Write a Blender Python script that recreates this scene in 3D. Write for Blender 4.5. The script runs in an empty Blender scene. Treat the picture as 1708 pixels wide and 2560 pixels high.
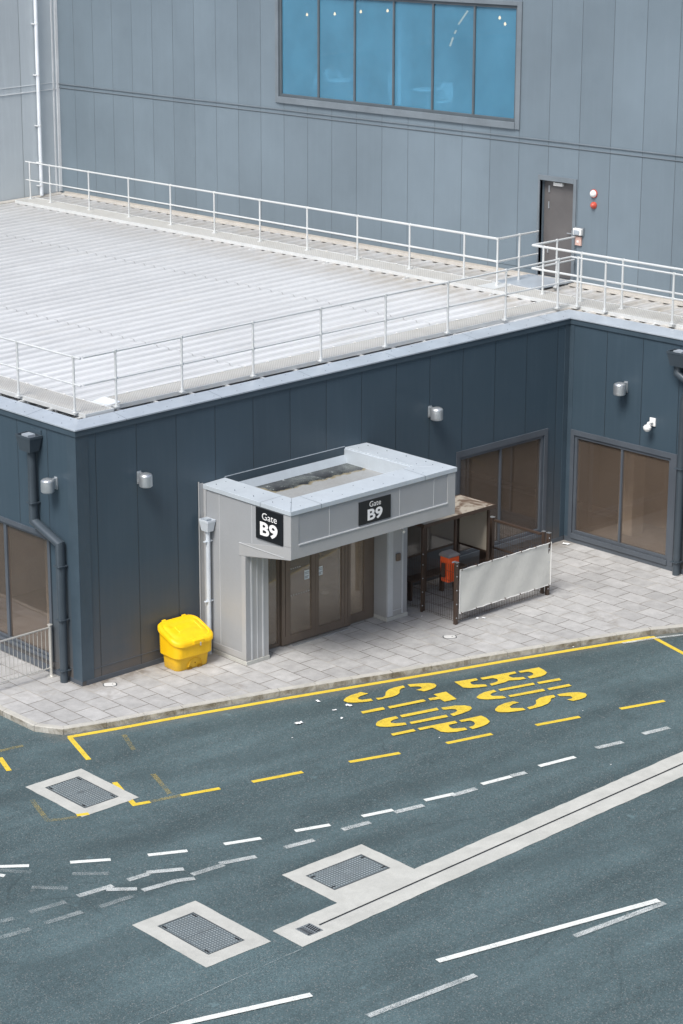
import bpy, bmesh, math, random
from mathutils import Vector, Matrix
random.seed(4)
PI = math.pi
SC = bpy.context.scene
COL = SC.collection
RD = -0.12            # road level; the pavement is z = 0
XF = 16.4             # face of the tall building
L = 13.86             # length of the front wall, where the wing turns back
HC = 5.18             # coping level

# ------------------------------------------------------------------ measured marking outlines (metres, on the road)
LETTERS = [
  ('S','STOP',[[(3.482, -3.636),(3.609, -3.573),(3.773, -3.542),(4.016, -3.557),(4.077, -3.702),(3.956, -3.701),(3.85, -3.7),(3.758, -3.738),(3.729, -3.796),(3.751, -3.857),(3.929, -3.922),(3.878, -4.03),(3.678, -3.945),(3.544, -3.863),(3.46, -3.77),(3.453, -3.68)], [(4.013, -3.96),(4.141, -4.023),(4.244, -3.988),(4.382, -3.862),(4.52, -3.806),(4.661, -3.802),(4.87, -3.841),(4.83, -3.935),(4.726, -3.929),(4.636, -3.978),(4.542, -4.072),(4.43, -4.115),(4.316, -4.12),(3.983, -4.059)], [(4.97, -3.857),(5.219, -3.989),(5.334, -4.068),(5.391, -4.161),(5.357, -4.253),(5.262, -4.313),(5.12, -4.33),(4.948, -4.322),(4.928, -4.247),(4.889, -4.164),(4.985, -4.177),(5.042, -4.177),(5.077, -4.115),(5.045, -4.051),(4.923, -3.98)]]),
  ('T','STOP',[[(4.749, -4.623),(4.947, -4.684),(4.977, -4.543),(5.254, -4.602),(5.127, -5.001),(4.86, -4.94),(4.889, -4.793),(4.703, -4.721)], [(3.88, -4.416),(4.65, -4.599),(4.619, -4.696),(3.839, -4.516)], [(3.322, -4.27),(3.793, -4.374),(3.749, -4.486),(3.28, -4.367)]]),
  ('O','STOP',[[(4.586, -5.112),(4.869, -5.208),(5.002, -5.317),(5.05, -5.427),(5.001, -5.506),(4.901, -5.554),(4.683, -5.566),(4.456, -5.549),(4.487, -5.442),(4.62, -5.445),(4.704, -5.417),(4.738, -5.358),(4.699, -5.291),(4.548, -5.214)], [(3.746, -4.872),(4.529, -5.062),(4.477, -5.165),(3.696, -4.975)], [(3.638, -5.223),(4.408, -5.414),(4.36, -5.519),(3.595, -5.317)], [(3.11, -4.883),(3.215, -4.824),(3.396, -4.802),(3.653, -4.859),(3.62, -4.963),(3.496, -4.954),(3.404, -4.974),(3.354, -5.03),(3.401, -5.102),(3.563, -5.191),(3.507, -5.286),(3.327, -5.215),(3.172, -5.133),(3.07, -5.025),(3.055, -4.947)]]),
  ('P','STOP',[[(4.389, -5.762),(4.865, -5.87),(4.851, -6.01),(4.771, -6.172),(4.645, -6.226),(4.51, -6.239),(4.262, -6.219),(4.284, -6.109),(4.401, -6.113),(4.477, -6.08),(4.542, -5.993),(4.533, -5.9),(4.359, -5.847)], [(3.542, -5.531),(4.317, -5.733),(4.269, -5.835),(4.082, -5.791),(4.018, -5.878),(4.013, -5.971),(4.21, -6.077),(4.174, -6.175),(3.963, -6.121),(3.813, -6.036),(3.739, -5.927),(3.754, -5.811),(3.761, -5.688),(3.504, -5.628)], [(2.98, -5.4),(3.455, -5.508),(3.42, -5.607),(2.943, -5.495)]]),
  ('B','BUS',[[(5.745, -4.348),(6.196, -4.491),(6.158, -4.588),(5.976, -4.551),(5.913, -4.624),(5.91, -4.693),(6.09, -4.829),(6.055, -4.927),(5.899, -4.862),(5.722, -4.764),(5.654, -4.669),(5.676, -4.596)], [(6.271, -4.528),(7.028, -4.731),(6.979, -4.82),(6.804, -4.79),(6.743, -4.846),(6.753, -4.942),(6.928, -5.045),(6.895, -5.139),(6.755, -5.096),(6.589, -4.986),(6.462, -4.998),(6.133, -4.96),(6.172, -4.866),(6.304, -4.881),(6.4, -4.871),(6.473, -4.791),(6.447, -4.696),(6.24, -4.623)], [(7.092, -4.765),(7.542, -4.886),(7.511, -5.044),(7.451, -5.175),(7.346, -5.229),(7.213, -5.244),(6.962, -5.183),(6.999, -5.085),(7.122, -5.091),(7.198, -5.063),(7.23, -4.981),(7.219, -4.913),(7.056, -4.851)]]),
  ('U','BUS',[[(6.917, -5.396),(7.399, -5.53),(7.348, -5.63),(6.875, -5.488)], [(6.82, -5.738),(7.299, -5.858),(7.262, -5.961),(6.781, -5.831)], [(6.085, -5.166),(6.843, -5.367),(6.799, -5.457),(6.052, -5.257)], [(5.992, -5.505),(6.74, -5.702),(6.696, -5.805),(5.951, -5.594)], [(5.499, -5.165),(5.626, -5.117),(5.788, -5.097),(6.004, -5.131),(5.975, -5.231),(5.865, -5.22),(5.778, -5.249),(5.742, -5.322),(5.9, -5.46),(5.869, -5.571),(5.734, -5.509),(5.535, -5.384),(5.453, -5.278),(5.46, -5.201)]]),
  ('S','BUS',[[(5.292, -5.82),(5.445, -5.75),(5.659, -5.732),(5.843, -5.769),(5.876, -5.887),(5.735, -5.867),(5.601, -5.9),(5.554, -5.98),(5.726, -6.116),(5.692, -6.214),(5.566, -6.172),(5.361, -6.081),(5.233, -5.97),(5.24, -5.875)], [(5.805, -6.145),(5.963, -6.167),(6.076, -6.129),(6.188, -6.021),(6.348, -5.975),(6.497, -5.994),(6.652, -6.046),(6.601, -6.141),(6.478, -6.136),(6.373, -6.217),(6.24, -6.272),(6.058, -6.283),(5.765, -6.244)], [(6.722, -6.072),(6.952, -6.148),(7.112, -6.259),(7.165, -6.375),(7.114, -6.463),(6.997, -6.52),(6.839, -6.519),(6.687, -6.49),(6.66, -6.364),(6.745, -6.39),(6.818, -6.364),(6.841, -6.294),(6.683, -6.157)]]),
]
YELLOW_DASHES = [[(-0.37, -5.354),(0.593, -5.611)], [(1.523, -5.826),(2.492, -6.122)], [(7.067, -7.295),(7.992, -7.571)], [(3.444, -6.351),(4.384, -6.581)], [(5.293, -6.82),(6.203, -7.072)]]
YELLOW_LINES = [[(-1.953, -2.7),(-1.581, -1.641)], [(-2.225, -3.792),(-2.554, -4.761),(-2.271, -4.846)]]
YELLOW_FADED = [[(-2.271, -4.846),(-1.696, -4.986)], [(-3.79, -3.444),(-4.097, -4.321),(-3.608, -4.527)], [(-2.95, -1.322),(-2.476, -1.391)], [(-0.74, -2.201),(-1.056, -2.885)], [(-1.482, -3.961),(-1.799, -4.812)]]
YELLOW_MORE = [[(-1.696, -4.986),(-0.985, -5.2)], [(-3.584, -4.465),(-3.383, -4.543)], [(-3.129, -1.57),(-3.351, -2.165)]]
WHITE_DASHES = [[(-5.76, -5.236),(-5.374, -5.518)], [(-4.786, -5.854),(-4.212, -6.199)], [(-3.641, -6.465),(-3.039, -6.756)], [(-2.415, -6.955),(-1.799, -7.178)], [(-1.179, -7.333),(-0.568, -7.534)], [(-5.972, -5.458),(-5.902, -5.568)], [(0.077, -7.636),(0.655, -7.787)], [(1.34, -7.858),(1.93, -7.995)], [(2.575, -8.017),(3.207, -8.121)], [(3.908, -8.131),(4.697, -8.265)]]
WHITE_WORN = [[(-1.74, -7.702),(-1.176, -7.794)], [(-0.544, -7.805),(0.01, -7.889)], [(0.604, -7.88),(1.179, -7.985)], [(1.828, -8.021),(2.365, -8.082)], [(3.223, -8.106),(3.524, -8.173)], [(5.281, -8.245),(5.855, -8.365)], [(6.418, -8.36),(7.005, -8.466)], [(-4.475, -6.975),(-4.063, -7.011)], [(-4.065, -6.957),(-3.527, -7.242)], [(-5.437, -6.908),(-4.78, -6.974)], [(-4.947, -7.017),(-4.558, -7.313)], [(-4.525, -7.411),(-3.892, -7.495)], [(-3.892, -7.495),(-3.613, -7.616)], [(-3.561, -7.484),(-2.934, -7.541)], [(-2.962, -7.465),(-2.332, -7.655)]]
WHITE_FAINT = [[(-5.918, -5.272),(-5.495, -5.754)], [(-5.024, -6.224),(-4.565, -6.588)], [(-5.815, -6.187),(-5.388, -6.596)], [(-5.404, -7.43),(-4.77, -7.466)], [(-6.358, -6.866),(-5.709, -6.948)], [(-6.394, -7.316),(-5.716, -7.383)], [(-7.115, -6.772),(-6.666, -6.879)], [(-7.364, -7.239),(-6.677, -7.326)]]
LONG_LINES = [[(-2.648, -12.01),(1.377, -12.8)], [(-7.157, -10.897),(-4.76, -11.564)]]
LONG_WORN = [[(-0.521, -12.766),(1.374, -12.917)], [(-4.569, -12.519),(-2.53, -12.66)]]
SCRIBE = [(-7.529, -10.67),(-7.177, -10.628),(-6.28, -10.575),(-4.947, -10.495),(-3.906, -10.459)]
LITTER = [(3.087, -3.35),(3.008, -3.885),(3.373, -3.894),(2.835, -4.26),(2.052, -3.931),(1.502, -4.353),(3.521, -6.097),(8.921, -4.543),(6.463, -6.922)]

# ------------------------------------------------------------------ mesh helper
class MB:
    def __init__(s): s.v=[]; s.f=[]
    def add(s, vs, fs):
        n=len(s.v); s.v+= [tuple(map(float,p)) for p in vs]; s.f+=[tuple(i+n for i in f) for f in fs]; return s
    def box(s, x0,x1,y0,y1,z0,z1):
        if x0>x1: x0,x1=x1,x0
        if y0>y1: y0,y1=y1,y0
        if z0>z1: z0,z1=z1,z0
        vs=[(x,y,z) for z in (z0,z1) for y in (y0,y1) for x in (x0,x1)]
        return s.add(vs,[(0,2,3,1),(4,5,7,6),(0,1,5,4),(2,6,7,3),(0,4,6,2),(1,3,7,5)])
    def prism(s, poly, z0, z1, axis='z'):
        # poly list of 2-D points; axis z: (x,y), axis x: (y,z), axis y: (x,z)
        def m(p,h):
            return {'z':(p[0],p[1],h),'x':(h,p[0],p[1]),'y':(p[0],h,p[1])}[axis]
        n=len(poly); vs=[m(p,z0) for p in poly]+[m(p,z1) for p in poly]
        fs=[tuple(range(n-1,-1,-1)),tuple(range(n,2*n))]+[(i,(i+1)%n,n+(i+1)%n,n+i) for i in range(n)]
        return s.add(vs,fs)
    def flat(s, poly, z):
        return s.add([(p[0],p[1],z) for p in poly],[tuple(range(len(poly)))])
    def tube(s, pts, r, n=10, cap=True):
        pts=[Vector(p) for p in pts]; rs=r if isinstance(r,(list,tuple)) else [r]*len(pts)
        rings=[]; prev=None
        for i,p in enumerate(pts):
            if i==0: t=(pts[1]-p).normalized()
            elif i==len(pts)-1: t=(p-pts[i-1]).normalized()
            else: t=((p-pts[i-1]).normalized()+(pts[i+1]-p).normalized()).normalized()
            if prev is None:
                a=Vector((0,0,1)) if abs(t.z)<.9 else Vector((1,0,0)); u=t.cross(a).normalized()
            else:
                u=(prev-t*prev.dot(t)).normalized()
            prev=u; w=t.cross(u); k=1.0
            if 0<i<len(pts)-1:
                c=(p-pts[i-1]).normalized().dot(t); k=1/max(c,.5)
            rings.append([p+(u*math.cos(2*PI*j/n)+w*math.sin(2*PI*j/n))*rs[i]*(k if 0<i<len(pts)-1 else 1) for j in range(n)])
        vs=[tuple(q) for R in rings for q in R]; fs=[]
        for i in range(len(rings)-1):
            for j in range(n):
                a=i*n+j; b=i*n+(j+1)%n; fs.append((a,b,b+n,a+n))
        if cap: fs.append(tuple(range(n-1,-1,-1))); fs.append(tuple(range((len(rings)-1)*n,len(rings)*n)))
        return s.add(vs,fs)
    def lathe(s, prof, c, n=24):
        # prof (r,z) list, around the vertical through c
        vs=[];fs=[]
        for r,z in prof:
            for j in range(n): vs.append((c[0]+r*math.cos(2*PI*j/n),c[1]+r*math.sin(2*PI*j/n),c[2]+z))
        for i in range(len(prof)-1):
            for j in range(n):
                a=i*n+j;b=i*n+(j+1)%n; fs.append((a,b,b+n,a+n))
        fs.append(tuple(range(n-1,-1,-1))); fs.append(tuple(range((len(prof)-1)*n,len(prof)*n)))
        return s.add(vs,fs)
    def loft(s, rings):
        n=len(rings[0]); vs=[p for R in rings for p in R]; fs=[]
        for i in range(len(rings)-1):
            for j in range(n):
                a=i*n+j;b=i*n+(j+1)%n; fs.append((a,b,b+n,a+n))
        fs.append(tuple(range(n-1,-1,-1))); fs.append(tuple(range((len(rings)-1)*n,len(rings)*n)))
        return s.add(vs,fs)

SPLIT={'corner_flashing','lifting_slot','hinge','bracket','interior_column','interior_wall','interior_floor','interior_ceiling','cover_strip','leg','cable_tie','lounge_wall','support_foot','bolt_cap','foot_slot','nose_and_ears','eyes_and_mouth','gate_rail','panel_rail','gutter_edge','upstand','wall_flashing','bolt','skirting','bead','manifestation_dot','plinth','interior_panel','clamp','ceiling_strip','strip','ledge_flashing','lifting_bar','soffit','roof_flashing','hem','trim','window_surround','ribs'}
def loose(mb):
    par=list(range(len(mb.v)))
    def find(a):
        while par[a]!=a: par[a]=par[par[a]]; a=par[a]
        return a
    for f in mb.f:
        r=find(f[0])
        for i in f[1:]: par[find(i)]=r
    g={}
    for f in mb.f: g.setdefault(find(f[0]),[]).append(f)
    out=[]
    for fs in g.values():
        ids=sorted({i for f in fs for i in f}); mp={a:b for b,a in enumerate(ids)}
        m=MB(); m.v=[mb.v[i] for i in ids]; m.f=[tuple(mp[i] for i in f) for f in fs]; out.append(m)
    return out
def obj(name, mb, mat, parent=None, **k):
    if name in SPLIT and parent:
        ps=loose(mb)
        if 1<len(ps)<=100:
            for m in ps: o=obj1(name,m,mat,parent,**k)
            return o
    return obj1(name,mb,mat,parent,**k)
def obj1(name, mb, mat, parent=None, smooth=False, bevel=0, label=None, kind=None, tri=False, seg=2):
    org=Vector(parent_loc(parent)) if parent else Vector((0,0,0))
    me=bpy.data.meshes.new(name); me.from_pydata([tuple(Vector(p)-org) for p in mb.v],[],mb.f)
    bm=bmesh.new(); bm.from_mesh(me)
    if tri: bmesh.ops.triangulate(bm,faces=[f for f in bm.faces if len(f.verts)>4])
    bmesh.ops.recalc_face_normals(bm,faces=bm.faces)
    bm.to_mesh(me); bm.free()
    if smooth:
        for p in me.polygons: p.use_smooth=True
        try: me.set_sharp_from_angle(angle=math.radians(38))
        except Exception: pass
    o=bpy.data.objects.new(name,me); COL.objects.link(o); me.materials.append(mat)
    if parent: o.parent=parent
    if bevel:
        b=o.modifiers.new('bevel','BEVEL'); b.width=bevel; b.segments=seg; b.limit_method='ANGLE'; b.angle_limit=math.radians(35)
    if label: o['label']=label
    if kind: o['kind']=kind
    _loc[o.name]=tuple(org)
    return o
_loc={}
def parent_loc(p):
    return _loc[p.name]
def thing(name, label, cat, loc=(0,0,0), group=None):
    o=bpy.data.objects.new(name,None); COL.objects.link(o); o.location=loc; o.empty_display_size=.2
    _loc[o.name]=loc; o['label']=label; o['category']=cat
    if group: o['group']=group
    return o
def tag(o, label, cat, group=None):
    o['label']=label; o['category']=cat
    if group: o['group']=group
    return o
def struct(name, mb, mat, label=None, **k):
    o=obj(name,mb,mat,kind='structure',**k)
    if label: o['label']=label
    _loc[o.name]=(0,0,0); return o
def solo(name, mb, mat, loc, label, cat, group=None, **k):
    v=Vector(loc); mb.v=[tuple(Vector(p)-v) for p in mb.v]
    o=obj(name,mb,mat,**k); o.location=loc; _loc[o.name]=tuple(loc); return tag(o,label,cat,group)
def dup(root, loc, label=None, group=None):
    r=root.copy(); COL.objects.link(r); r.location=loc; _loc[r.name]=tuple(loc)
    if label: r['label']=label
    if group: r['group']=group
    for ch in list(root.children):
        c=ch.copy(); COL.objects.link(c); c.parent=r
        for g in list(ch.children):
            d=g.copy(); COL.objects.link(d); d.parent=c
    return r

# ------------------------------------------------------------------ materials
def lin(h):
    h=h.lstrip('#'); c=[int(h[i:i+2],16)/255 for i in (0,2,4)]
    return tuple((x/12.92 if x<=.04045 else ((x+.055)/1.055)**2.4) for x in c)
class NT:
    def __init__(s,name):
        s.m=bpy.data.materials.new(name); s.m.use_nodes=True; s.t=s.m.node_tree; s.t.nodes.clear()
        s.out=s.n('ShaderNodeOutputMaterial'); s.co=s.n('ShaderNodeNewGeometry').outputs['Position']
    def n(s,t,**k):
        x=s.t.nodes.new(t)
        for a,b in k.items(): setattr(x,a,b)
        return x
    def l(s,a,b): s.t.links.new(a,b)
    def set(s,sock,val):
        if hasattr(val,'is_linked') or isinstance(val,bpy.types.NodeSocket): s.l(val,sock)
        else:
            if isinstance(val,(tuple,list)) and len(val)==3 and sock.type=='RGBA': val=tuple(val)+(1,)
            sock.default_value=val
    def noise(s,scale,detail=4,rough=.55,vec=None,lo=0,hi=1,a=0,b=1,dist=0):
        x=s.n('ShaderNodeTexNoise'); x.inputs['Scale'].default_value=scale; x.inputs['Detail'].default_value=detail
        x.inputs['Roughness'].default_value=rough; x.inputs['Distortion'].default_value=dist
        s.l(vec if vec else s.co,x.inputs['Vector'])
        return s.ramp(x.outputs['Fac'],lo,hi,a,b)
    def ramp(s,v,lo,hi,a=0,b=1):
        m=s.n('ShaderNodeMapRange'); m.clamp=True
        s.set(m.inputs['Value'],v)
        m.inputs['From Min'].default_value=lo; m.inputs['From Max'].default_value=hi
        m.inputs['To Min'].default_value=a; m.inputs['To Max'].default_value=b
        return m.outputs['Result']
    def math(s,op,a,b=0,c=None):
        m=s.n('ShaderNodeMath',operation=op); s.set(m.inputs[0],a); s.set(m.inputs[1],b)
        if c is not None: s.set(m.inputs[2],c)
        return m.outputs[0]
    def mix(s,f,a,b,bt='MIX'):
        m=s.n('ShaderNodeMix',data_type='RGBA',blend_type=bt); s.set(m.inputs[0],f); s.set(m.inputs[6],a); s.set(m.inputs[7],b)
        return m.outputs[2]
    def scale(s,v,col):  # colour times a factor
        return s.mix(1.0,col,s.comb(v,v,v),'MULTIPLY')
    def comb(s,x,y,z):
        c=s.n('ShaderNodeCombineXYZ'); s.set(c.inputs[0],x); s.set(c.inputs[1],y); s.set(c.inputs[2],z); return c.outputs[0]
    def sep(s):
        c=s.n('ShaderNodeSeparateXYZ'); s.l(s.co,c.inputs[0]); return c.outputs
    def bump(s,h,dist=.01,strength=1):
        b=s.n('ShaderNodeBump'); b.inputs['Distance'].default_value=dist; b.inputs['Strength'].default_value=strength
        s.l(h,b.inputs['Height']); return b.outputs['Normal']
    def pbr(s,col,rough=.5,metal=0,normal=None,spec=.5,**k):
        p=s.n('ShaderNodeBsdfPrincipled'); s.set(p.inputs['Base Color'],col); s.set(p.inputs['Roughness'],rough); s.set(p.inputs['Metallic'],metal)
        p.inputs['Specular IOR Level'].default_value=spec
        if normal: s.l(normal,p.inputs['Normal'])
        for a,b in k.items(): s.set(p.inputs[a.replace('_',' ')],b)
        return p
    def done(s,sh):
        s.l(sh.outputs[0] if hasattr(sh,'outputs') else sh,s.out.inputs['Surface']); return s.m

def paint(name,col,rough=.45,metal=0,var=.12,scale=1.5,streak=0,bump=.0015,grime=0):
    t=NT(name); a=t.noise(scale,5,.6,lo=.3,hi=.7,a=1-var,b=1+var)
    f=t.noise(60,2,lo=.3,hi=.7,a=.97,b=1.03); c=t.scale(t.math('MULTIPLY',a,f),col)
    if streak:
        m=t.n('ShaderNodeMapping'); m.inputs['Scale'].default_value=(6,6,.35); t.l(t.co,m.inputs[0])
        st=t.noise(1.6,4,.6,vec=m.outputs[0],lo=.45,hi=.8,a=0,b=streak); c=t.mix(st,c,tuple(x*.45 for x in col))
    if grime:
        z=t.sep()[2]; g=t.math('MULTIPLY',t.ramp(z,0,.35,1,0),t.noise(5,4,lo=.3,hi=.65,a=.2,b=grime)); c=t.mix(g,c,(.20,.15,.09))
    r=t.noise(4,3,lo=.3,hi=.7,a=rough*.85,b=min(1,rough*1.2))
    n=t.bump(t.noise(9,3),bump) if bump else None
    return t.done(t.pbr(c,r,metal,n))

def cladding(name,col,axis,period,phase,rough=.4,groove_z=None,var=.07,dirt_and_reflection=True,spec=.5,stk=.22,jd=.75):
    # sheet cladding with vertical joints, faint oil-canning, run marks, a dirty foot and a painted brown reflection
    t=NT(name); s=t.sep(); u=s[axis]
    k=t.math('FLOORED_MODULO',t.math('SUBTRACT',u,phase-period/2),period)
    d=t.math('ABSOLUTE',t.math('SUBTRACT',k,period/2))
    j=t.ramp(d,.004,.011,1,0)
    idx=t.math('FLOOR',t.math('DIVIDE',t.math('SUBTRACT',u,phase),period))
    wn=t.n('ShaderNodeTexWhiteNoise',noise_dimensions='1D'); t.l(idx,wn.inputs['W'])
    pv=t.ramp(wn.outputs['Value'],0,1,.95,1.05)
    big=t.noise(.35,4,.6,lo=.3,hi=.7,a=1-var,b=1+var)
    fac=t.math('MULTIPLY',pv,big)
    c=t.scale(fac,col)
    m=t.n('ShaderNodeMapping'); m.inputs['Scale'].default_value=(5,5,.25); t.l(t.co,m.inputs[0])
    st=t.noise(2.2,5,.65,vec=m.outputs[0],lo=.5,hi=.85,a=0,b=stk); c=t.mix(st,c,tuple(min(1,x*1.5+.02) for x in col))
    if dirt_and_reflection:
        g=t.math('MULTIPLY',t.ramp(s[2],0,.45,1,0),t.noise(4,5,.7,lo=.3,hi=.7,a=.15,b=.7)); c=t.mix(g,c,(.16,.13,.10))
        brown_refl=t.math('MULTIPLY',t.ramp(s[2],.1,2.3,1,0),t.noise(1.3,5,.65,lo=.25,hi=.7,a=.25,b=.75)); c=t.mix(t.math('MULTIPLY',brown_refl,.9),c,(.118,.098,.084))  # brown reflection painted into the colour, fading out up the lower wall
    c=t.mix(t.math('MULTIPLY',j,jd),c,tuple(x*.25 for x in col))
    h=t.math('ADD',t.math('MULTIPLY',j,-1.0),t.noise(.9,2,.4,a=0,b=1.6))
    r=t.noise(1.2,4,lo=.3,hi=.7,a=rough*.85,b=rough*1.25)
    return t.done(t.pbr(c,r,0,t.bump(h,.006),spec))

def asphalt():
    t=NT('asphalt'); 
    v=t.n('ShaderNodeTexVoronoi'); v.inputs['Scale'].default_value=62; t.l(t.co,v.inputs['Vector'])
    st=t.n('ShaderNodeSeparateColor'); t.l(v.outputs['Color'],st.inputs[0])
    chip=t.ramp(st.outputs[0],.0,1,.72,1.28)
    lite=t.ramp(st.outputs[1],.9,.97,0,1)
    fine=t.noise(150,3,.7,lo=.25,hi=.75,a=.7,b=1.3)
    big=t.noise(.22,5,.6,lo=.3,hi=.7,a=.80,b=1.12,dist=.6)
    mid=t.noise(2.2,6,.68,lo=.3,hi=.7,a=.92,b=1.08)
    m=t.n('ShaderNodeMapping'); m.inputs['Scale'].default_value=(.12,1.1,1); m.inputs['Rotation'].default_value=(0,0,math.radians(16)); t.l(t.co,m.inputs[0])
    trk=t.noise(1.0,4,.6,vec=m.outputs[0],lo=.35,hi=.62,a=.76,b=1.10)
    f=t.math('MULTIPLY',t.math('MULTIPLY',chip,fine),t.math('MULTIPLY',t.math('MULTIPLY',big,mid),trk))
    c=t.scale(f,ASPH)
    c=t.mix(t.math('MULTIPLY',lite,.5),c,(.25,.25,.24))
    stn=t.noise(.55,4,.7,lo=.62,hi=.75,a=0,b=.55,dist=1.2); c=t.mix(stn,c,tuple(x*.5 for x in ASPH))
    drip=t.noise(3.1,3,.6,lo=.70,hi=.76,a=0,b=.45); c=t.mix(drip,c,tuple(x*2.0 for x in ASPH))
    s=t.sep(); kd=t.math('MULTIPLY',t.math('SUBTRACT',t.math('MULTIPLY',t.math('ADD',s[1],1.74),-1.0),t.math('MULTIPLY',t.math('ADD',s[0],.78),.2927)),.96)
    grit=t.math('MULTIPLY',t.math('MULTIPLY',t.ramp(kd,.02,.45,1,0),t.ramp(kd,-.3,-.2,0,1)),t.noise(4,5,.7,lo=.3,hi=.65,a=.1,b=.75)); grit=t.math('MULTIPLY',grit,t.ramp(s[0],-2.0,-1.6,0,1)); c=t.mix(grit,c,(.17,.16,.135))
    dk=None
    for cpos in (.75,2.35,4.7,6.4,8.1):
        b_=t.ramp(t.math('ABSOLUTE',t.math('SUBTRACT',kd,cpos)),.08,.42,1,0); dk=b_ if dk is None else t.math('MAXIMUM',dk,b_)
    c=t.mix(t.math('MULTIPLY',dk,t.noise(.7,5,.65,lo=.3,hi=.7,a=.05,b=.5,dist=.4)),c,tuple(x*.5 for x in ASPH))
    wv=t.n('ShaderNodeMix',data_type='VECTOR'); nn=t.n('ShaderNodeTexNoise'); nn.inputs['Scale'].default_value=1.1; nn.inputs['Detail'].default_value=5; t.l(t.co,nn.inputs['Vector']); wv.inputs[0].default_value=.28; t.l(t.co,wv.inputs[4]); t.l(nn.outputs['Color'],wv.inputs[5])
    vc=t.n('ShaderNodeTexVoronoi',feature='DISTANCE_TO_EDGE'); vc.inputs['Scale'].default_value=.42; t.l(wv.outputs[1],vc.inputs['Vector'])
    crack=t.math('MULTIPLY',t.ramp(vc.outputs['Distance'],.0035,.007,1,0),t.noise(.45,3,lo=.54,hi=.66,a=0,b=.35)); c=t.mix(crack,c,tuple(x*.35 for x in ASPH))
    oil=t.n('ShaderNodeTexVoronoi'); oil.inputs['Scale'].default_value=1.7; t.l(t.co,oil.inputs['Vector']); od=t.math('MULTIPLY',t.ramp(oil.outputs['Distance'],.05,.13,1,0),t.noise(.8,3,lo=.5,hi=.6,a=0,b=.5)); c=t.mix(od,c,tuple(x*.4 for x in ASPH))
    h=t.math('ADD',t.math('MULTIPLY',v.outputs['Distance'],-1.0),t.noise(120,2,a=0,b=.5))
    return t.done(t.pbr(c,t.noise(.6,4,lo=.3,hi=.7,a=.72,b=.92),0,t.bump(h,.004,.8),.4))
ASPH=(.074,.113,.122)

def paving():
    t=NT('paving_slabs'); s=t.sep()
    br=t.n('ShaderNodeTexBrick'); br.offset=.5; br.offset_frequency=2; br.squash=1
    for a,b in (('Scale',1.0),('Mortar Size',.008),('Mortar Smooth',.1),('Bias',0.0),('Brick Width',.60),('Row Height',.45)): br.inputs[a].default_value=b
    br.inputs['Color1'].default_value=(.25,.25,.25,1); br.inputs['Color2'].default_value=(1,1,1,1); br.inputs['Mortar'].default_value=(0,0,0,1)
    w=t.noise(.8,2,a=-.012,b=.012)
    t.l(t.comb(t.math('ADD',s[1],t.math('ADD',w,60.05)),t.math('ADD',s[0],t.math('ADD',w,45.04)),0),br.inputs['Vector'])
    sc=t.n('ShaderNodeSeparateColor'); t.l(br.outputs['Color'],sc.inputs[0])
    tone=t.ramp(sc.outputs[0],.25,1,.90,1.07)
    spk=t.noise(85,4,.75,lo=.25,hi=.75,a=.80,b=1.20); mid=t.noise(3.5,6,.7,lo=.3,hi=.7,a=.82,b=1.14); big=t.noise(.5,4,.6,lo=.3,hi=.7,a=.88,b=1.1)
    c=t.scale(t.math('MULTIPLY',t.math('MULTIPLY',tone,spk),t.math('MULTIPLY',mid,big)),(.40,.398,.39))
    st=t.noise(1.1,5,.7,lo=.58,hi=.72,a=0,b=.5,dist=.8); c=t.mix(st,c,(.20,.175,.145))
    # soil gathers along the foot of the walls
    d=t.math('MINIMUM',t.math('ABSOLUTE',s[1]),9.0)
    near=t.math('MULTIPLY',t.ramp(d,.0,.5,1,0),t.noise(3,5,.7,lo=.3,hi=.65,a=.1,b=.9)); c=t.mix(t.math('MULTIPLY',near,t.ramp(s[0],-.2,.1,0,1)),c,(.13,.10,.07))
    c=t.mix(br.outputs['Fac'],c,t.mix(t.noise(1.1,3,lo=.46,hi=.62),(.13,.115,.095),(.38,.355,.31)))
    h=t.math('ADD',t.math('MULTIPLY',br.outputs['Fac'],-1.0),t.math('ADD',t.noise(90,3,a=0,b=.15),t.math('MULTIPLY',sc.outputs[0],.3)))
    return t.done(t.pbr(c,.85,0,t.bump(h,.006,.7),.35))

def concrete(name,col,edge=None):
    t=NT(name); a=t.noise(70,4,.7,lo=.25,hi=.75,a=.84,b=1.14); b=t.noise(2.3,6,.7,lo=.3,hi=.7,a=.86,b=1.1); c=t.scale(t.math('MULTIPLY',a,b),col)
    st=t.noise(1.3,5,.7,lo=.56,hi=.75,a=0,b=.35,dist=.6); c=t.mix(st,c,tuple(x*.62 for x in col))
    return t.done(t.pbr(c,.88,0,t.bump(t.math('ADD',a,t.noise(14,3,a=0,b=.6)),.003),.3))

def kerbstone():
    t=NT('kerb_concrete'); s=t.sep(); a=t.noise(80,4,.7,lo=.25,hi=.75,a=.85,b=1.12); b=t.noise(1.9,6,.7,lo=.3,hi=.7,a=.82,b=1.1); c=t.scale(t.math('MULTIPLY',a,b),(.46,.45,.41))
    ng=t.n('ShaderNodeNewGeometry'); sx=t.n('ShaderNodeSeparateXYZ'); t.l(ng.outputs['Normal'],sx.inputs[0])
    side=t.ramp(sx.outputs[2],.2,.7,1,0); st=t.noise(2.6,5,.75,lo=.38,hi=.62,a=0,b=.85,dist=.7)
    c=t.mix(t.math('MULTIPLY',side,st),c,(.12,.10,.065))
    return t.done(t.pbr(c,.85,0,t.bump(a,.003),.3))

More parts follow.
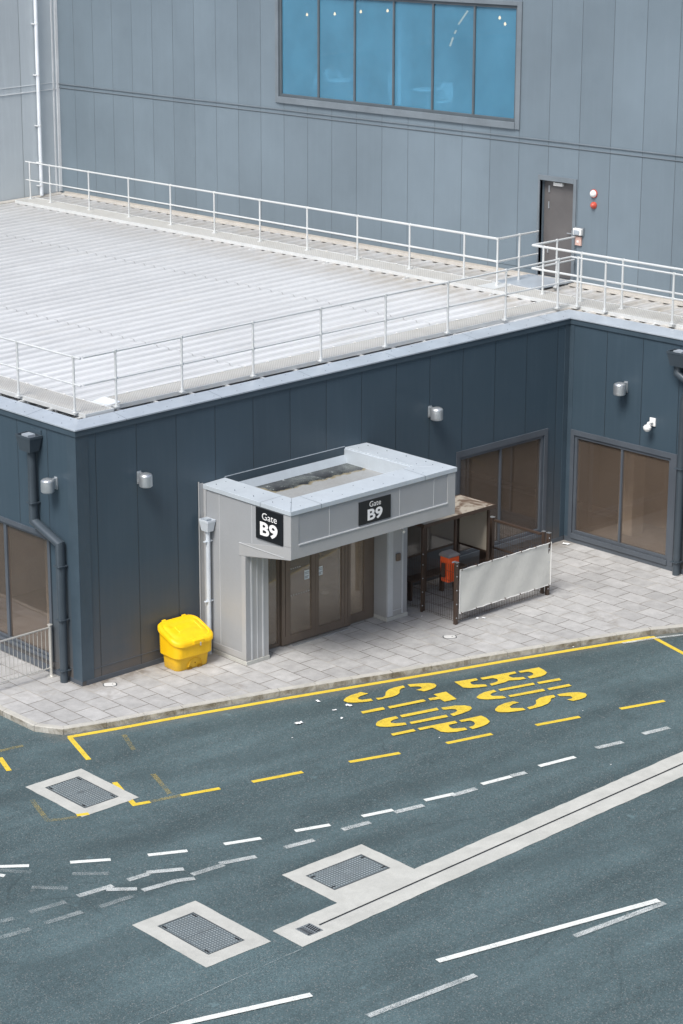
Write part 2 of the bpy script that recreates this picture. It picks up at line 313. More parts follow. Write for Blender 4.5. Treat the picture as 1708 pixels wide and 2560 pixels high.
def roadpaint(name,col,wear,worn):
    # paint that has worn away in specks: wear = threshold, worn = softness of what is left
    t=NT(name); n1=t.noise(95,3,.75,lo=.25,hi=.75); n2=t.noise(3.0,4,.6,lo=.3,hi=.7,a=-.12,b=.12)
    cov=t.ramp(t.math('ADD',n1,n2),wear-.12,wear+.1,0,1); cov=t.math('MULTIPLY',cov,worn)
    c=t.scale(t.noise(9,4,.7,lo=.3,hi=.7,a=.84,b=1.06),col)
    p=t.pbr(c,.7,0,t.bump(n1,.002),.4); tr=t.n('ShaderNodeBsdfTransparent'); mx=t.n('ShaderNodeMixShader')
    t.l(cov,mx.inputs[0]); t.l(tr.outputs[0],mx.inputs[1]); t.l(p.outputs[0],mx.inputs[2]); return t.done(mx)

def glass(name,tint,body,opac,rough=.02):
    # coated building glass: part body colour, part see-through, Fresnel mirror on top
    t=NT(name); lw=t.n('ShaderNodeFresnel'); lw.inputs['IOR'].default_value=2.0
    tr=t.n('ShaderNodeBsdfTransparent'); tr.inputs[0].default_value=tint+(1,)
    df=t.n('ShaderNodeBsdfDiffuse'); t.set(df.inputs[0],t.scale(t.noise(.8,3,lo=.3,hi=.7,a=.88,b=1.1),body))
    m1=t.n('ShaderNodeMixShader'); m1.inputs[0].default_value=opac; t.l(tr.outputs[0],m1.inputs[1]); t.l(df.outputs[0],m1.inputs[2])
    gl=t.n('ShaderNodeBsdfGlossy'); gl.inputs['Roughness'].default_value=rough; t.l(t.bump(t.noise(.5,1,a=0,b=1),.02,.15),gl.inputs['Normal'])
    m2=t.n('ShaderNodeMixShader'); t.l(lw.outputs[0],m2.inputs[0]); t.l(m1.outputs[0],m2.inputs[1]); t.l(gl.outputs[0],m2.inputs[2])
    gi=t.n('ShaderNodeNewGeometry'); cl=t.n('ShaderNodeBsdfTransparent'); m3=t.n('ShaderNodeMixShader')      # the sheet's inner side only lets light pass
    t.l(gi.outputs['Backfacing'],m3.inputs[0]); t.l(m2.outputs[0],m3.inputs[1]); t.l(cl.outputs[0],m3.inputs[2])
    return t.done(m3)

def roofsheet():
    t=NT('roof_sheet'); s=t.sep(); c0=(.64,.655,.665)
    m=t.n('ShaderNodeMapping'); m.inputs['Scale'].default_value=(.25,3,1); t.l(t.co,m.inputs[0])
    a=t.noise(1.5,5,.6,vec=m.outputs[0],lo=.3,hi=.7,a=.90,b=1.06); b=t.noise(.3,4,lo=.3,hi=.7,a=.93,b=1.05)
    c=t.scale(t.math('MULTIPLY',a,b),c0)
    u=t.math('FLOORED_MODULO',t.math('SUBTRACT',s[1],.30),.40); tro=t.math('MULTIPLY',t.ramp(u,.19,.22,1,0),t.noise(2.0,4,.6,vec=m.outputs[0],lo=.3,hi=.7,a=.35,b=.75)); c=t.mix(tro,c,(.36,.375,.39))
    d=t.math('MULTIPLY',t.ramp(s[0],12.8,14.2,0,1),t.noise(1.4,5,.7,lo=.35,hi=.65,a=.25,b=.9)); c=t.mix(d,c,(.38,.345,.29))
    st=t.noise(.9,5,.7,vec=m.outputs[0],lo=.58,hi=.75,a=0,b=.4); c=t.mix(st,c,(.45,.43,.38))
    bk=t.math('MULTIPLY',t.ramp(t.math('ADD',t.math('MULTIPLY',s[0],.6),s[1]),9,24,0,1),t.noise(.5,4,.6,lo=.25,hi=.7,a=.4,b=.8)); c=t.mix(bk,c,(.40,.405,.41))
    lap=None
    for xx in (5.7,11.2):
        q=t.ramp(t.math('ABSOLUTE',t.math('SUBTRACT',s[0],xx)),.008,.02,1,0); lap=q if lap is None else t.math('MAXIMUM',lap,q)
    c=t.mix(t.math('MULTIPLY',lap,.55),c,(.2,.2,.2))
    return t.done(t.pbr(c,.38,0,t.bump(t.noise(6,3),.001),.5))

def treadplate():
    t=NT('tread_plate'); s=t.sep()
    k=18.0
    a=t.math('MULTIPLY',t.math('ADD',s[0],s[1]),k*3.14159); b=t.math('MULTIPLY',t.math('SUBTRACT',s[0],s[1]),k*3.14159)
    pat=t.math('MULTIPLY',t.math('SINE',a),t.math('SINE',b)); p=t.ramp(pat,.05,.5,0,1)
    c=t.mix(p,(.15,.18,.19),(.37,.42,.43)); c=t.mix(t.noise(4,5,.7,lo=.4,hi=.7,a=0,b=.5),c,(.16,.18,.18))
    return t.done(t.pbr(c,.5,.3,t.bump(p,.005),.5))

def stucco_roof():
    # felt roof of the porch with a dirty pond along the wall
    t=NT('porch_roof_felt'); s=t.sep(); n=t.noise(2.4,6,.7,lo=.25,hi=.75,a=-.12,b=.12,dist=.5)
    y=t.math('ADD',s[1],n); pond=t.math('MULTIPLY',t.ramp(y,-.70,-.62,0,1),t.ramp(t.math('ADD',s[0],n),4.3,4.5,0,1))
    c=t.scale(t.noise(20,4,lo=.3,hi=.7,a=.9,b=1.06),(.30,.315,.32)); c=t.mix(t.noise(1.5,5,.7,lo=.4,hi=.7,a=0,b=.4),c,(.22,.21,.19))
    pc=t.mix(t.noise(3.0,5,.7,lo=.42,hi=.60),(.015,.014,.014),(.09,.10,.092)); pc=t.mix(t.noise(6,4,.7,lo=.64,hi=.69),pc,(.42,.46,.46))
    rim=t.math('MULTIPLY',t.math('MULTIPLY',pond,t.math('SUBTRACT',1.0,pond)),4.0)
    c=t.mix(pond,c,pc); c=t.mix(t.math('MULTIPLY',rim,.6),c,(.26,.20,.08))
    return t.done(t.pbr(c,t.ramp(pond,0,1,.8,.25),0,None,.5))

def emit(name,col,strength):
    t=NT(name); e=t.n('ShaderNodeEmission'); e.inputs[0].default_value=col+(1,); e.inputs[1].default_value=strength; return t.done(e)

M={}
M['asphalt']=asphalt(); M['paving']=paving(); M['kerb']=kerbstone()
M['yellow']=roadpaint('yellow_road_paint',(.74,.54,.055),.22,.98); M['yellow_old']=roadpaint('faded_yellow_road_paint',(.50,.40,.13),.55,.55)
M['white']=roadpaint('white_road_paint',(.74,.77,.74),.24,.97); M['white_old']=roadpaint('worn_white_road_paint',(.66,.70,.69),.45,.85); M['white_faint']=roadpaint('faint_white_road_paint',(.55,.60,.60),.55,.5)
M['letters']=roadpaint('yellow_letter_paint',(.74,.54,.055),.25,.97)
M['surround']=concrete('chamber_concrete',(.46,.465,.435)); M['tread']=treadplate()
M['iron']=paint('cast_iron',(.10,.115,.12),.55,.3); M['dark']=paint('dark_gap',(.012,.013,.014),.7); M['slot']=paint('steel_slot',(.30,.33,.34),.4,.5)
WALL=(.047,.075,.100)
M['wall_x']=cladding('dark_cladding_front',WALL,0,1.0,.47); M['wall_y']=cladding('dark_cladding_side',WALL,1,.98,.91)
M['fascia']=paint('fascia_dark_grey',(.050,.076,.099),.4,streak=.08)
M['trimdark']=paint('dark_frame',(.080,.094,.112),.38)
M['upper']=cladding('grey_cladding_tall',(.155,.200,.236),1,.913,12.12,.5,var=.10,dirt_and_reflection=False,stk=.10,jd=.5)
M['uppertrim']=paint('grey_frame_tall',(.16,.19,.215),.45)
M['upperdark']=paint('dark_gasket',(.085,.105,.12),.5)
M['pale']=cladding('pale_cladding_block',(.48,.53,.56),0,1.4,15.0,.45,dirt_and_reflection=False)
M['paletrim']=paint('pale_trim',(.68,.70,.71),.4)
M['coping']=paint('coping_metal',(.40,.45,.50),.36,.15,.08,streak=.1)
M['porchcap']=paint('porch_coping_metal',(.50,.555,.60),.4,.1,.06,streak=.08)
M['roof']=roofsheet(); M['felt']=stucco_roof()
M['flash']=concrete('roof_flashing',(.45,.43,.395))
M['rail']=paint('galvanised_rail',(.66,.68,.68),.42,.25,.06)
M['grate']=None
def grate():
    t=NT('walkway_grating'); s=t.sep(); k=95.0
    p=t.math('MULTIPLY',t.math('SINE',t.math('MULTIPLY',s[0],k)),t.math('SINE',t.math('MULTIPLY',s[1],k))); q=t.ramp(p,-.2,.6,0,1)
    c=t.mix(q,(.42,.42,.40),(.56,.555,.53)); c=t.mix(t.noise(1.2,5,.7,lo=.45,hi=.75,a=0,b=.4),c,(.32,.30,.26))
    return t.done(t.pbr(c,.6,.1,t.bump(q,.003),.4))
M['grate']=grate()
M['porch']=paint('porch_panel_grey',(.335,.35,.365),.42,.05,.05,.6,grime=.35); M['porchlight']=paint('porch_trim_light',(.39,.40,.405),.42,.05,.05,grime=.25)
M['porchjoint']=paint('porch_joint_cover',(.50,.52,.53),.4)
M['bronze']=paint('door_frame_bronze',(.165,.130,.102),.4,.2)
M['doorglass']=glass('door_glass',(.88,.80,.70),(.46,.37,.28),.42)
M['winglass']=glass('window_glass',(.82,.76,.70),(.19,.145,.112),.42)
M['blueglass']=glass('blue_coated_glass',(.46,.78,.97),(.12,.37,.56),.52)
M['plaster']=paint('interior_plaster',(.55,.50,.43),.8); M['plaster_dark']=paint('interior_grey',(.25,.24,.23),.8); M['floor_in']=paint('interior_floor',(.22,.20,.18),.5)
M['bluewall']=paint('lounge_wall',(.07,.20,.34),.8); M['whitein']=paint('lounge_white',(.78,.80,.80),.6)
M['signblack']=paint('sign_black',(.012,.014,.016),.35); M['signwhite']=paint('sign_white',(.84,.85,.85),.5,var=.03)
M['pvcwhite']=paint('light_grey_pipe',(.58,.63,.68),.38,.05,.05)
M['pipedark']=paint('dark_pipe',(.055,.072,.088),.35,.1); M['pipewhite']=paint('white_pipe',(.74,.78,.82),.4)
M['alu']=paint('brushed_aluminium',(.55,.58,.60),.34,.75,.08,8)
M['steel']=paint('stainless_rail',(.66,.65,.61),.32,.6,.06)
M['binyellow']=paint('grit_bin_yellow',(.90,.53,.002),.5,0,.07,3,bump=.002,streak=.12,grime=.35); M['slotdark']=paint('bin_shadow_yellow',(.30,.16,.003),.6)
M['brown']=paint('brown_fence_metal',(.080,.055,.042),.45,.2); M['red']=paint('litter_bin_red',(.85,.12,.03),.4); M['binlid']=paint('litter_bin_lid',(.20,.18,.17),.5)
M['banner']=paint('white_banner_cloth',(.62,.62,.58),.7,0,.05,2.5,bump=.006); M['shelterroof']=None
def dirtyroof():
    t=NT('shelter_roof_sheet'); f=t.noise(1.7,5,.6,lo=.50,hi=.56,dist=1.0); c=t.mix(f,(.40,.36,.30),(.13,.085,.06)); c=t.mix(t.noise(14,3,lo=.3,hi=.7,a=0,b=.25),c,(.25,.22,.18))
    return t.done(t.pbr(c,.5,0,None,.5))
M['shelterroof']=dirtyroof()
M['polycarb']=glass('frosted_panel',(.8,.78,.72),(.52,.47,.38),.85,.3); M['polyclear']=glass('clear_panel',(.72,.66,.6),(.25,.2,.16),.25,.1)
M['fixwhite']=paint('white_plastic',(.80,.80,.78),.4); M['sounder']=paint('sounder_red',(.55,.09,.06),.4); M['doorgrey']=paint('door_leaf_grey',(.11,.105,.105),.45)
M['litter']=paint('paper_litter',(.82,.84,.84),.7); M['cover']=paint('pale_iron_cover',(.62,.62,.60),.5)
M['skin']=paint('skin',(.50,.32,.24),.5); M['shirt']=paint('pale_shirt',(.72,.76,.78),.8); M['trousers']=paint('dark_trousers',(.10,.12,.16),.8); M['whitetrousers']=paint('white_trousers',(.80,.84,.84),.8); M['hair']=paint('hair',(.12,.10,.08),.6); M['haircut']=paint('grey_hair',(.55,.55,.53),.6)
M['bulb']=emit('warm_bulb',(1,.42,.17),5.0)
M['notice']=paint('paper_notice',(.72,.78,.80),.6)

# ------------------------------------------------------------------ wall planes: u along the wall, d out of it
class Plane:
    def __init__(s,kind,at): s.k=kind; s.at=at
    def p(s,u,d,z): return (u,s.at-d,z) if s.k=='y' else (s.at-d,u,z)
    def box(s,mb,u0,u1,d0,d1,z0,z1):
        a=s.p(u0,d0,z0); b=s.p(u1,d1,z1); return mb.box(a[0],b[0],a[1],b[1],z0,z1)
FR=Plane('y',0.0); SI=Plane('x',0.0); RT=Plane('x',L); TF=Plane('x',XF); BL=Plane('y',22.05); PO=Plane('y',-2.55)
def wall(pl,u0,u1,z0,z1,th,holes):
    mb=MB(); us=sorted({u0,u1,*[h[0] for h in holes],*[h[1] for h in holes]}); 
    for a,b in zip(us,us[1:]):
        hs=sorted([h for h in holes if h[0]<=a and h[1]>=b],key=lambda h:h[2]); z=z0
        for h in hs:
            if h[2]>z: pl.box(mb,a,b,-th,0,z,h[2])
            z=h[3]
        if z<z1: pl.box(mb,a,b,-th,0,z,z1)
    return mb
def window(pl,parent,u0,u1,z0,z1,mull,fm,gm,fw=.07,depth=.10,trim=None,mw=.05,mdark=None):
    fr=MB()
    pl.box(fr,u0,u0+fw,-depth,-.012,z0,z1); pl.box(fr,u1-fw,u1,-depth,-.012,z0,z1)
    pl.box(fr,u0+fw,u1-fw,-depth,-.012,z1-fw,z1); pl.box(fr,u0+fw,u1-fw,-depth,-.012,z0,z0+fw)
    for m in mull: pl.box(fr,m-mw/2,m+mw/2,-depth,-.02,z0+fw,z1-fw)
    w=obj('window',fr,fm,parent,bevel=.004)
    es=[u0+fw]+[x for m in mull for x in (m-mw/2,m+mw/2)]+[u1-fw]
    for a,b in zip(es[::2],es[1::2]):
        g=MB(); pl.box(g,a,b,-.070,-.058,z0+fw,z1-fw); obj('pane',g,gm,w)
    if trim:
        t=MB(); a,b,c,d=trim     # outer flashing: left, right, bottom, top widths
        pl.box(t,u0-a,u0,-.01,.022,z0-c,z1+d); pl.box(t,u1,u1+b,-.01,.022,z0-c,z1+d)
        pl.box(t,u0,u1,-.01,.022,z1,z1+d); pl.box(t,u0,u1,-.01,.045,z0-c,z0)
        obj('window_surround',t,fm,w,bevel=.004)
    return w

# ================================================================== SETTING
def offset(poly,d):
    out=[]; n=len(poly)
    for i,p in enumerate(poly):
        p=Vector(p)
        if i==0: t=(Vector(poly[1])-p).normalized(); nn=Vector((-t.y,t.x)); out.append(p+nn*d); continue
        if i==n-1: t=(p-Vector(poly[i-1])).normalized(); nn=Vector((-t.y,t.x)); out.append(p+nn*d); continue
        a=(p-Vector(poly[i-1])).normalized(); b=(Vector(poly[i+1])-p).normalized(); na=Vector((-a.y,a.x)); nb=Vector((-b.y,b.x))
        m=(na+nb).normalized(); out.append(p+m*(d/max(.4,m.dot(na))))
    return [tuple(q) for q in out]
KERB=[(-1.93,40),(-1.93,14),(-1.93,5.0),(-1.93,1.0),(-1.91,-.98),(-1.60,-1.47),(-.78,-1.74),(.76,-2.13),(2.72,-2.68),(4.20,-3.13),(5.03,-3.40),(5.85,-3.64),(6.70,-3.87),(7.50,-4.11),(8.30,-4.36),(9.10,-4.60),(9.88,-4.86),(10.62,-5.11),(11.3,-5.45),(11.95,-5.95),(12.4,-6.8),(12.55,-8.0),(12.6,-14),(12.6,-60)]
road=MB().flat([(-250,-250),(250,-250),(250,250),(-250,250)],RD); ROAD=struct('road',road,M['asphalt'],'dark grey asphalt road with yellow bus bay and worn white lane markings')
inner=offset(KERB,.125)
pv=MB(); pv.prism([*inner,(17,-60),(17,40)],-.3,0.0); struct('pavement',pv,M['paving'],'pavement of small pale grey slabs along the foot of the dark building',tri=True)
kb=MB()
def along(poly,step):
    # split a polyline into stones of about one length
    res=[]; 
    for a,b in zip(poly,poly[1:]):
        a=Vector(a);b=Vector(b); l=(b-a).length; k=max(1,round(l/step))
        for i in range(k): res.append((a+(b-a)*(i/k),a+(b-a)*((i+1)/k)))
    return res
outer=KERB
stones=[]
for (a,b),(c,d) in zip(zip(outer,outer[1:]),zip(inner,inner[1:])):
    l=(Vector(b)-Vector(a)).length; k=max(1,round(l/.91))
    for i in range(k):
        g0=i/k+.004/l; g1=(i+1)/k-.004/l
        A=Vector(a).lerp(Vector(b),g0);B=Vector(a).lerp(Vector(b),g1);Cc=Vector(c).lerp(Vector(d),g0);D=Vector(c).lerp(Vector(d),g1)
        h=.006+random.uniform(-.003,.003)
        up=(A-Cc).normalized()
        # battered face with a rounded top edge
        A2=A-up*.012; B2=B-up*.012
        vs=[(*A,RD-.1),(*B,RD-.1),(*A,h-.016),(*B,h-.016),(*A2,h),(*B2,h),(*Cc,h),(*D,h),(*Cc,RD-.1),(*D,RD-.1)]
        kb.add(vs,[(0,1,3,2),(2,3,5,4),(4,5,7,6),(6,7,9,8),(0,2,4,6,8),(1,9,7,5,3)])
struct('kerb',kb,M['kerb'],'pale concrete kerb stones stained at the road edge')

# painted markings: parts of the road
def stripe(pts,w,z,trimends=True):
    mb=MB(); P=[Vector(p) for p in pts]
    n=len(P); Lf=[];Rt=[]
    for i,p in enumerate(P):
        a=(p-P[i-1]).normalized() if i else (P[1]-p).normalized(); b=(P[i+1]-p).normalized() if i<n-1 else a
        na=Vector((-a.y,a.x)); nb=Vector((-b.y,b.x)); m=(na+nb).normalized(); k=(w/2)/max(.35,m.dot(na))
        Lf.append(p+m*k); Rt.append(p-m*k)
    vs=[(*q,z) for q in Lf]+[(*q,z) for q in Rt]
    mb.add(vs,[(i,i+1,n+i+1,n+i) for i in range(n-1)]); return mb
zc=[RD+.004]
def nz(): zc[0]+=.00025; return zc[0]
def ext(p,e):   # lengthen a dash a little at both ends
    a,b=Vector(p[0]),Vector(p[-1]); t=(b-a).normalized()*e; return [tuple(a-t),*p[1:-1],tuple(b+t)]
bay=[(-1.60,-1.615),(-.76,-1.86),(.76,-2.26),(2.72,-2.82),(4.2,-3.27),(5.85,-3.77),(7.5,-4.25),(9.1,-4.74),(10.53,-5.19)]
obj('bay_edge_line',stripe(bay,.115,nz()),M['yellow'],ROAD)
obj('bay_end_line',stripe([(10.57,-5.17),(10.28,-6.15),(9.9,-7.5)],.10,nz()),M['yellow'],ROAD)
for p in YELLOW_LINES: obj('bay_corner_line',stripe(p,.10,nz()),M['yellow'],ROAD)
for p in YELLOW_DASHES: obj('yellow_dash',stripe(p,.098,nz()),M['yellow'],ROAD)
for p in YELLOW_MORE: obj('yellow_dash',stripe(p,.098,nz()),M['yellow'],ROAD)
for p in YELLOW_FADED: obj('faded_yellow_line',stripe(p,.095,nz()),M['yellow_old'],ROAD)
for p in WHITE_DASHES: obj('white_dash',stripe(p,.10,nz()),M['white'],ROAD)
for p in WHITE_WORN: obj('worn_white_dash',stripe(p,.115,nz()),M['white_old'],ROAD)
for p in WHITE_FAINT: obj('faint_white_dash',stripe(p,.11,nz()),M['white_faint'],ROAD)
for p in LONG_LINES: obj('lane_line',stripe(p,.115,nz()),M['white'],ROAD)
for p in LONG_WORN: obj('worn_lane_line',stripe(p,.105,nz()),M['white_old'],ROAD)
obj('saw_cut_line',stripe(SCRIBE,.018,nz()),M['white_faint'],ROAD)
obj('worn_edge_line',stripe([(9.80,-5.07),(10.6,-5.33),(11.3,-5.64),(12.1,-6.3)],.075,nz()),M['white_old'],ROAD)
lz=nz()
for ch,wd,polys in LETTERS:
    mb=MB()
    for p in polys: mb.flat(p,lz)
    obj('painted_letter_'+ch.lower(),mb,M['letters'],ROAD,tri=True,label='yellow stencilled letter %s of the road marking %s'%(ch,wd))

# chambers and the drain, each a thing set in the road
def chamber(x0,x1,y0,y1,bw,label,ang=0,name='manhole_cover',yb=0):
    c=((x0+x1)/2,(y0+y1)/2,RD); t=thing(name,label,'manhole cover',c,'rectangular chambers in the road')
    z=RD+.006; y0-=yb; bb=bw+yb; ri=[(x0+bw,y0+bb),(x1-bw,y0+bb),(x1-bw,y1-bw),(x0+bw,y1-bw)]; 
    rnd=random.Random(int(abs(x0*100)))
    # rough-edged concrete frame
    def jag(a,b,n=9):
        a=Vector(a);b=Vector(b); d=(b-a).normalized(); m=Vector((-d.y,d.x)); return [tuple(a.lerp(b,i/n)+(m*rnd.uniform(-.007,.007) if i else m*0)) for i in range(n)]
    ro=jag((x0,y0),(x1,y0))+jag((x1,y0),(x1,y1))+jag((x1,y1),(x0,y1))+jag((x0,y1),(x0,y0))
    mb=MB(); n=9
    vs=[(*p,z) for p in ro]+[(*p,z) for p in ri]; mb.add(vs,[tuple(range(k*n,k*n+n))+((k*n+n)%(4*n),4*n+(k+1)%4,4*n+k) for k in range(4)])
    obj('concrete_surround',mb,M['surround'],t,tri=True)
    e=.012; a,b=ri[0],ri[2]
    mb=MB(); mb.box(a[0],b[0],a[1],a[1]+e*2,z-.012,z+.003).box(a[0],b[0],b[1]-e*2,b[1],z-.012,z+.003).box(a[0],a[0]+e*2,a[1]+e*2,b[1]-e*2,z-.012,z+.003).box(b[0]-e*2,b[0],a[1]+e*2,b[1]-e*2,z-.012,z+.003)
    obj('iron_frame',mb,M['iron'],t)
    cx=(a[0]+b[0])/2; cy=(a[1]+b[1])/2; g=.004
    long_y=(b[1]-a[1])>(b[0]-a[0])
    if long_y: rects=[(a[0]+e*2+g,b[0]-e*2-g,a[1]+e*2+g,cy-g),(a[0]+e*2+g,b[0]-e*2-g,cy+g,b[1]-e*2-g)]
    else: rects=[(a[0]+e*2+g,cx-g,a[1]+e*2+g,b[1]-e*2-g),(cx+g,b[0]-e*2-g,a[1]+e*2+g,b[1]-e*2-g)]
    for r in rects:
        pl=obj('cover_plate',MB().box(r[0],r[1],r[2],r[3],z-.02,z+.001),M['tread'],t)
    s=MB()
    for (px,py) in ([(a[0]+.06,b[1]-.10),(b[0]-.06,b[1]-.10),(a[0]+.06,a[1]+.10),(b[0]-.06,a[1]+.10)]): s.box(px-.018,px+.018,py-.055,py+.055,z-.01,z+.0025) if long_y else s.box(px-.05,px+.05,py-.018,py+.018,z-.01,z+.0025)
    obj('lifting_slot',s,M['dark'],t)
    k=MB(); k.box(cx-.06,cx+.06,cy-.012+.03,cy+.012+.03,z,z+.005).box(cx-.05,cx+.05,cy-.04,cy-.02,z,z+.005)
    obj('lifting_bar',k,M['slot'],t)
    return t
chamber(-2.46,-.69,-9.615,-8.41,.27,'rectangular tread plate chamber whose concrete frame joins the long drain channel',yb=.10)
chamber(-5.39,-4.105,-9.975,-8.215,.28,'rectangular tread plate chamber standing alone nearest the camera')
chamber(-3.555,-2.305,-4.58,-2.93,.25,'rectangular chamber crossed by the yellow bay corner line beside the kerb corner')
dr=thing('drain_channel','long pale concrete drainage channel with a narrow black slot across the road','drain channel',(-3.5,-10.05,RD))
def cl(x): return -10.065+.0415*(x+3.5) if x<9 else -10.065+.0415*12.5
zz=RD+.0075; top=[];bot=[]; rnd=random.Random(5)
x=-3.865
while x<30:
    j=rnd.uniform(-.008,.008); top.append((x,cl(x)+.335+j)); bot.append((x,cl(x)-.335+rnd.uniform(-.008,.008))); x+=.17
mb=MB(); n=len(top)
sl=.017
for side,edge in ((1,top),(-1,bot)):
    vs=[(*p,zz) for p in edge]+[(p[0],cl(p[0])+side*sl,zz) for p in edge]
    mb.add(vs,[(i,i+1,n+i+1,n+i) for i in range(n-1) if i>=4])
# solid end block around the gully
mb2=MB(); k0=4
mb.add([(top[0][0],top[0][1],zz),*[(*p,zz) for p in top[1:k0+1]],*[(*p,zz) for p in reversed(bot[:k0+1])]],[tuple(range(2*(k0+1)))])
obj('concrete_band',mb,M['surround'],dr,tri=True)
mb=MB(); xs=-3.16
mb.box(-3.2,30,-10.2,-9.4,-.2,-.199); mb=MB()
mb.add([(-3.2,cl(-3.2)-sl,zz-.0025),(9,cl(9)-sl,zz-.0025),(30,cl(30)-sl,zz-.0025),(30,cl(30)+sl,zz-.0025),(9,cl(9)+sl,zz-.0025),(-3.2,cl(-3.2)+sl,zz-.0025)],[(0,1,4,5),(1,2,3,4)])
obj('slot',mb,M['dark'],dr)
mb=MB(); mb.add([(-3.2,cl(-3.2)-sl-.007,zz+.001),(9,cl(9)-sl-.007,zz+.001),(9,cl(9)-sl,zz+.001),(-3.2,cl(-3.2)-sl,zz+.001)],[(0,1,2,3)])
obj('slot_edge',mb,M['slot'],dr)
gx,gy=-3.41,-10.07; h=.15
g=MB(); g.box(gx-h,gx+h,gy-h,gy-h+.02,zz,zz+.006).box(gx-h,gx+h,gy+h-.02,gy+h,zz,zz+.006).box(gx-h,gx-h+.02,gy-h+.02,gy+h-.02,zz,zz+.006).box(gx+h-.02,gx+h,gy-h+.02,gy+h-.02,zz,zz+.006)
g.box(gx-.012,gx+.012,gy-h+.02,gy+h-.02,zz,zz+.006)
for sx in (-1,1):
    for q in range(6):
        yy=gy-h+.035+q*.042; a=gx+sx*.012; b=gx+sx*(h-.02); g.add([(a,yy,zz+.006),(b,yy+.03,zz+.006),(b,yy+.048,zz+.006),(a,yy+.018,zz+.006)],[(0,1,2,3) if sx>0 else (3,2,1,0)])
gg=obj('gully_grate',g,M['slot'],dr); obj('gully_hole',MB().box(gx-h+.02,gx+h-.02,gy-h+.02,gy+h-.02,zz-.001,zz+.001),M['dark'],gg)

# ================================================================== LOW DARK BUILDING
TB=thing('terminal_building','low dark grey clad gate building with a white ribbed metal roof','building',(0,0,0))
WX0,WX1=10.39,13.10
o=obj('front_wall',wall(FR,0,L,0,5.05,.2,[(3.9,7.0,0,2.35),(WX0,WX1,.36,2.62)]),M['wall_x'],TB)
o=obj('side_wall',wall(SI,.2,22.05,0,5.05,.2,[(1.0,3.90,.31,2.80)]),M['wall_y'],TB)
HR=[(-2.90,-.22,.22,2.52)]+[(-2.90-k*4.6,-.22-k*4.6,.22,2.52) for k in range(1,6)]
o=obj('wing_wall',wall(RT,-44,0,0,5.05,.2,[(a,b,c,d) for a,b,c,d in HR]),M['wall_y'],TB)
# skirting and low joint lines
sk=MB(); FR.box(sk,.09,3.0,.0,.012,.0,.10); FR.box(sk,7.6,L-.02,0,.012,0,.10); SI.box(sk,0,.95,0,.012,0,.09); SI.box(sk,.95,3.95,0,.03,0,.14); SI.box(sk,3.95,22,0,.012,0,.09); RT.box(sk,-44,-.02,0,.015,0,.11)
obj('skirting',sk,M['trimdark'],TB,bevel=.003)
rl=MB(); FR.box(rl,.3,3.0,0,.006,.285,.30); SI.box(rl,.1,.93,0,.006,.285,.30); obj('bead',rl,M['trimdark'],TB)
cr=MB(); FR.box(cr,-.012,.28,.0,.010,.10,5.05); SI.box(cr,-.012,.28,0,.010,.09,5.05); FR.box(cr,L-.16,L-.01,0,.01,.11,5.05); RT.box(cr,-.13,-.01,0,.01,.11,5.05)
obj('corner_flashing',cr,M['fascia'],TB)
window(FR,TB,WX0,WX1,.36,2.62,[11.74],M['trimdark'],M['winglass'],.07,.1,(.09,.11,.10,.14))
window(SI,TB,1.0,3.90,.31,2.80,[2.47],M['trimdark'],M['winglass'],.05,.1,(.08,.08,.06,.10),.09)
for k,(a,b,c,d) in enumerate(HR): window(RT,TB,a,b,c,d,[(a+b)/2+.02],M['trimdark'],M['winglass'],.07,.1,(.15,.10,.11,.12))
# dark fascia under the coping, then the sloping coping itself
def ring(d0,d1,z0a,z0b,z1a,z1b,mb):
    # band following side wall, front wall, wing; d = distance in from the wall faces
    def path(d): return [(d,22.05),(d,d),(L+d,d),(L+d,-44)]
    a=path(d0); b=path(d1)
    n=4; vs=[(*p,z0a) for p in a]+[(*p,z1a) for p in a]+[(*p,z0b) for p in b]+[(*p,z1b) for p in b]; fs=[]
    for i in range(3):
        fs+=[(i,i+1,n+i+1,n+i),(n+i,n+i+1,3*n+i+1,3*n+i),(3*n+i,3*n+i+1,2*n+i+1,2*n+i),(2*n+i,2*n+i+1,i+1,i)]
    fs+=[(0,n,3*n,2*n),(3,2*n+3,3*n+3,n+3)]
    return mb.add(vs,fs)
obj('fascia',ring(-.03,.10,5.05,5.05,5.165,5.165,MB()),M['fascia'],TB)
cop=obj('coping',ring(-.05,.37,5.165,5.20,5.195,5.255,MB()),M['coping'],TB,bevel=.004)
j=MB()
for k in range(6): 
    x=1.2+k*2.4; j.box(x,x+.006,-.052,-.049,5.166,5.196); j.add([(x,-.05,5.1965),(x+.008,-.05,5.1965),(x+.008,.37,5.2565),(x,.37,5.2565)],[(0,1,2,3)])
for k in range(9):
    y=1.5+k*2.4; j.add([(-.05,y,5.1965),(-.05,y+.008,5.1965),(.37,y+.008,5.2565),(.37,y,5.2565)],[(3,2,1,0)])
obj('joint',j,M['fascia'],cop)
r=MB()
for k in range(23):
    x=.5+k*.6
    if x<L:
        for q,zz_ in ((.06,5.2118),(.28,5.2432)):
            r.box(x+(0 if q<.1 else .3),x+.011+(0 if q<.1 else .3),q,q+.011,zz_,zz_+.006)
for k in range(25):
    y=.5+k*.6
    for q,zz_ in ((.06,5.2118),(.28,5.2432)): r.box(q,q+.014,y,y+.014,zz_,zz_+.006)
obj('rivet',r,M['fascia'],cop)
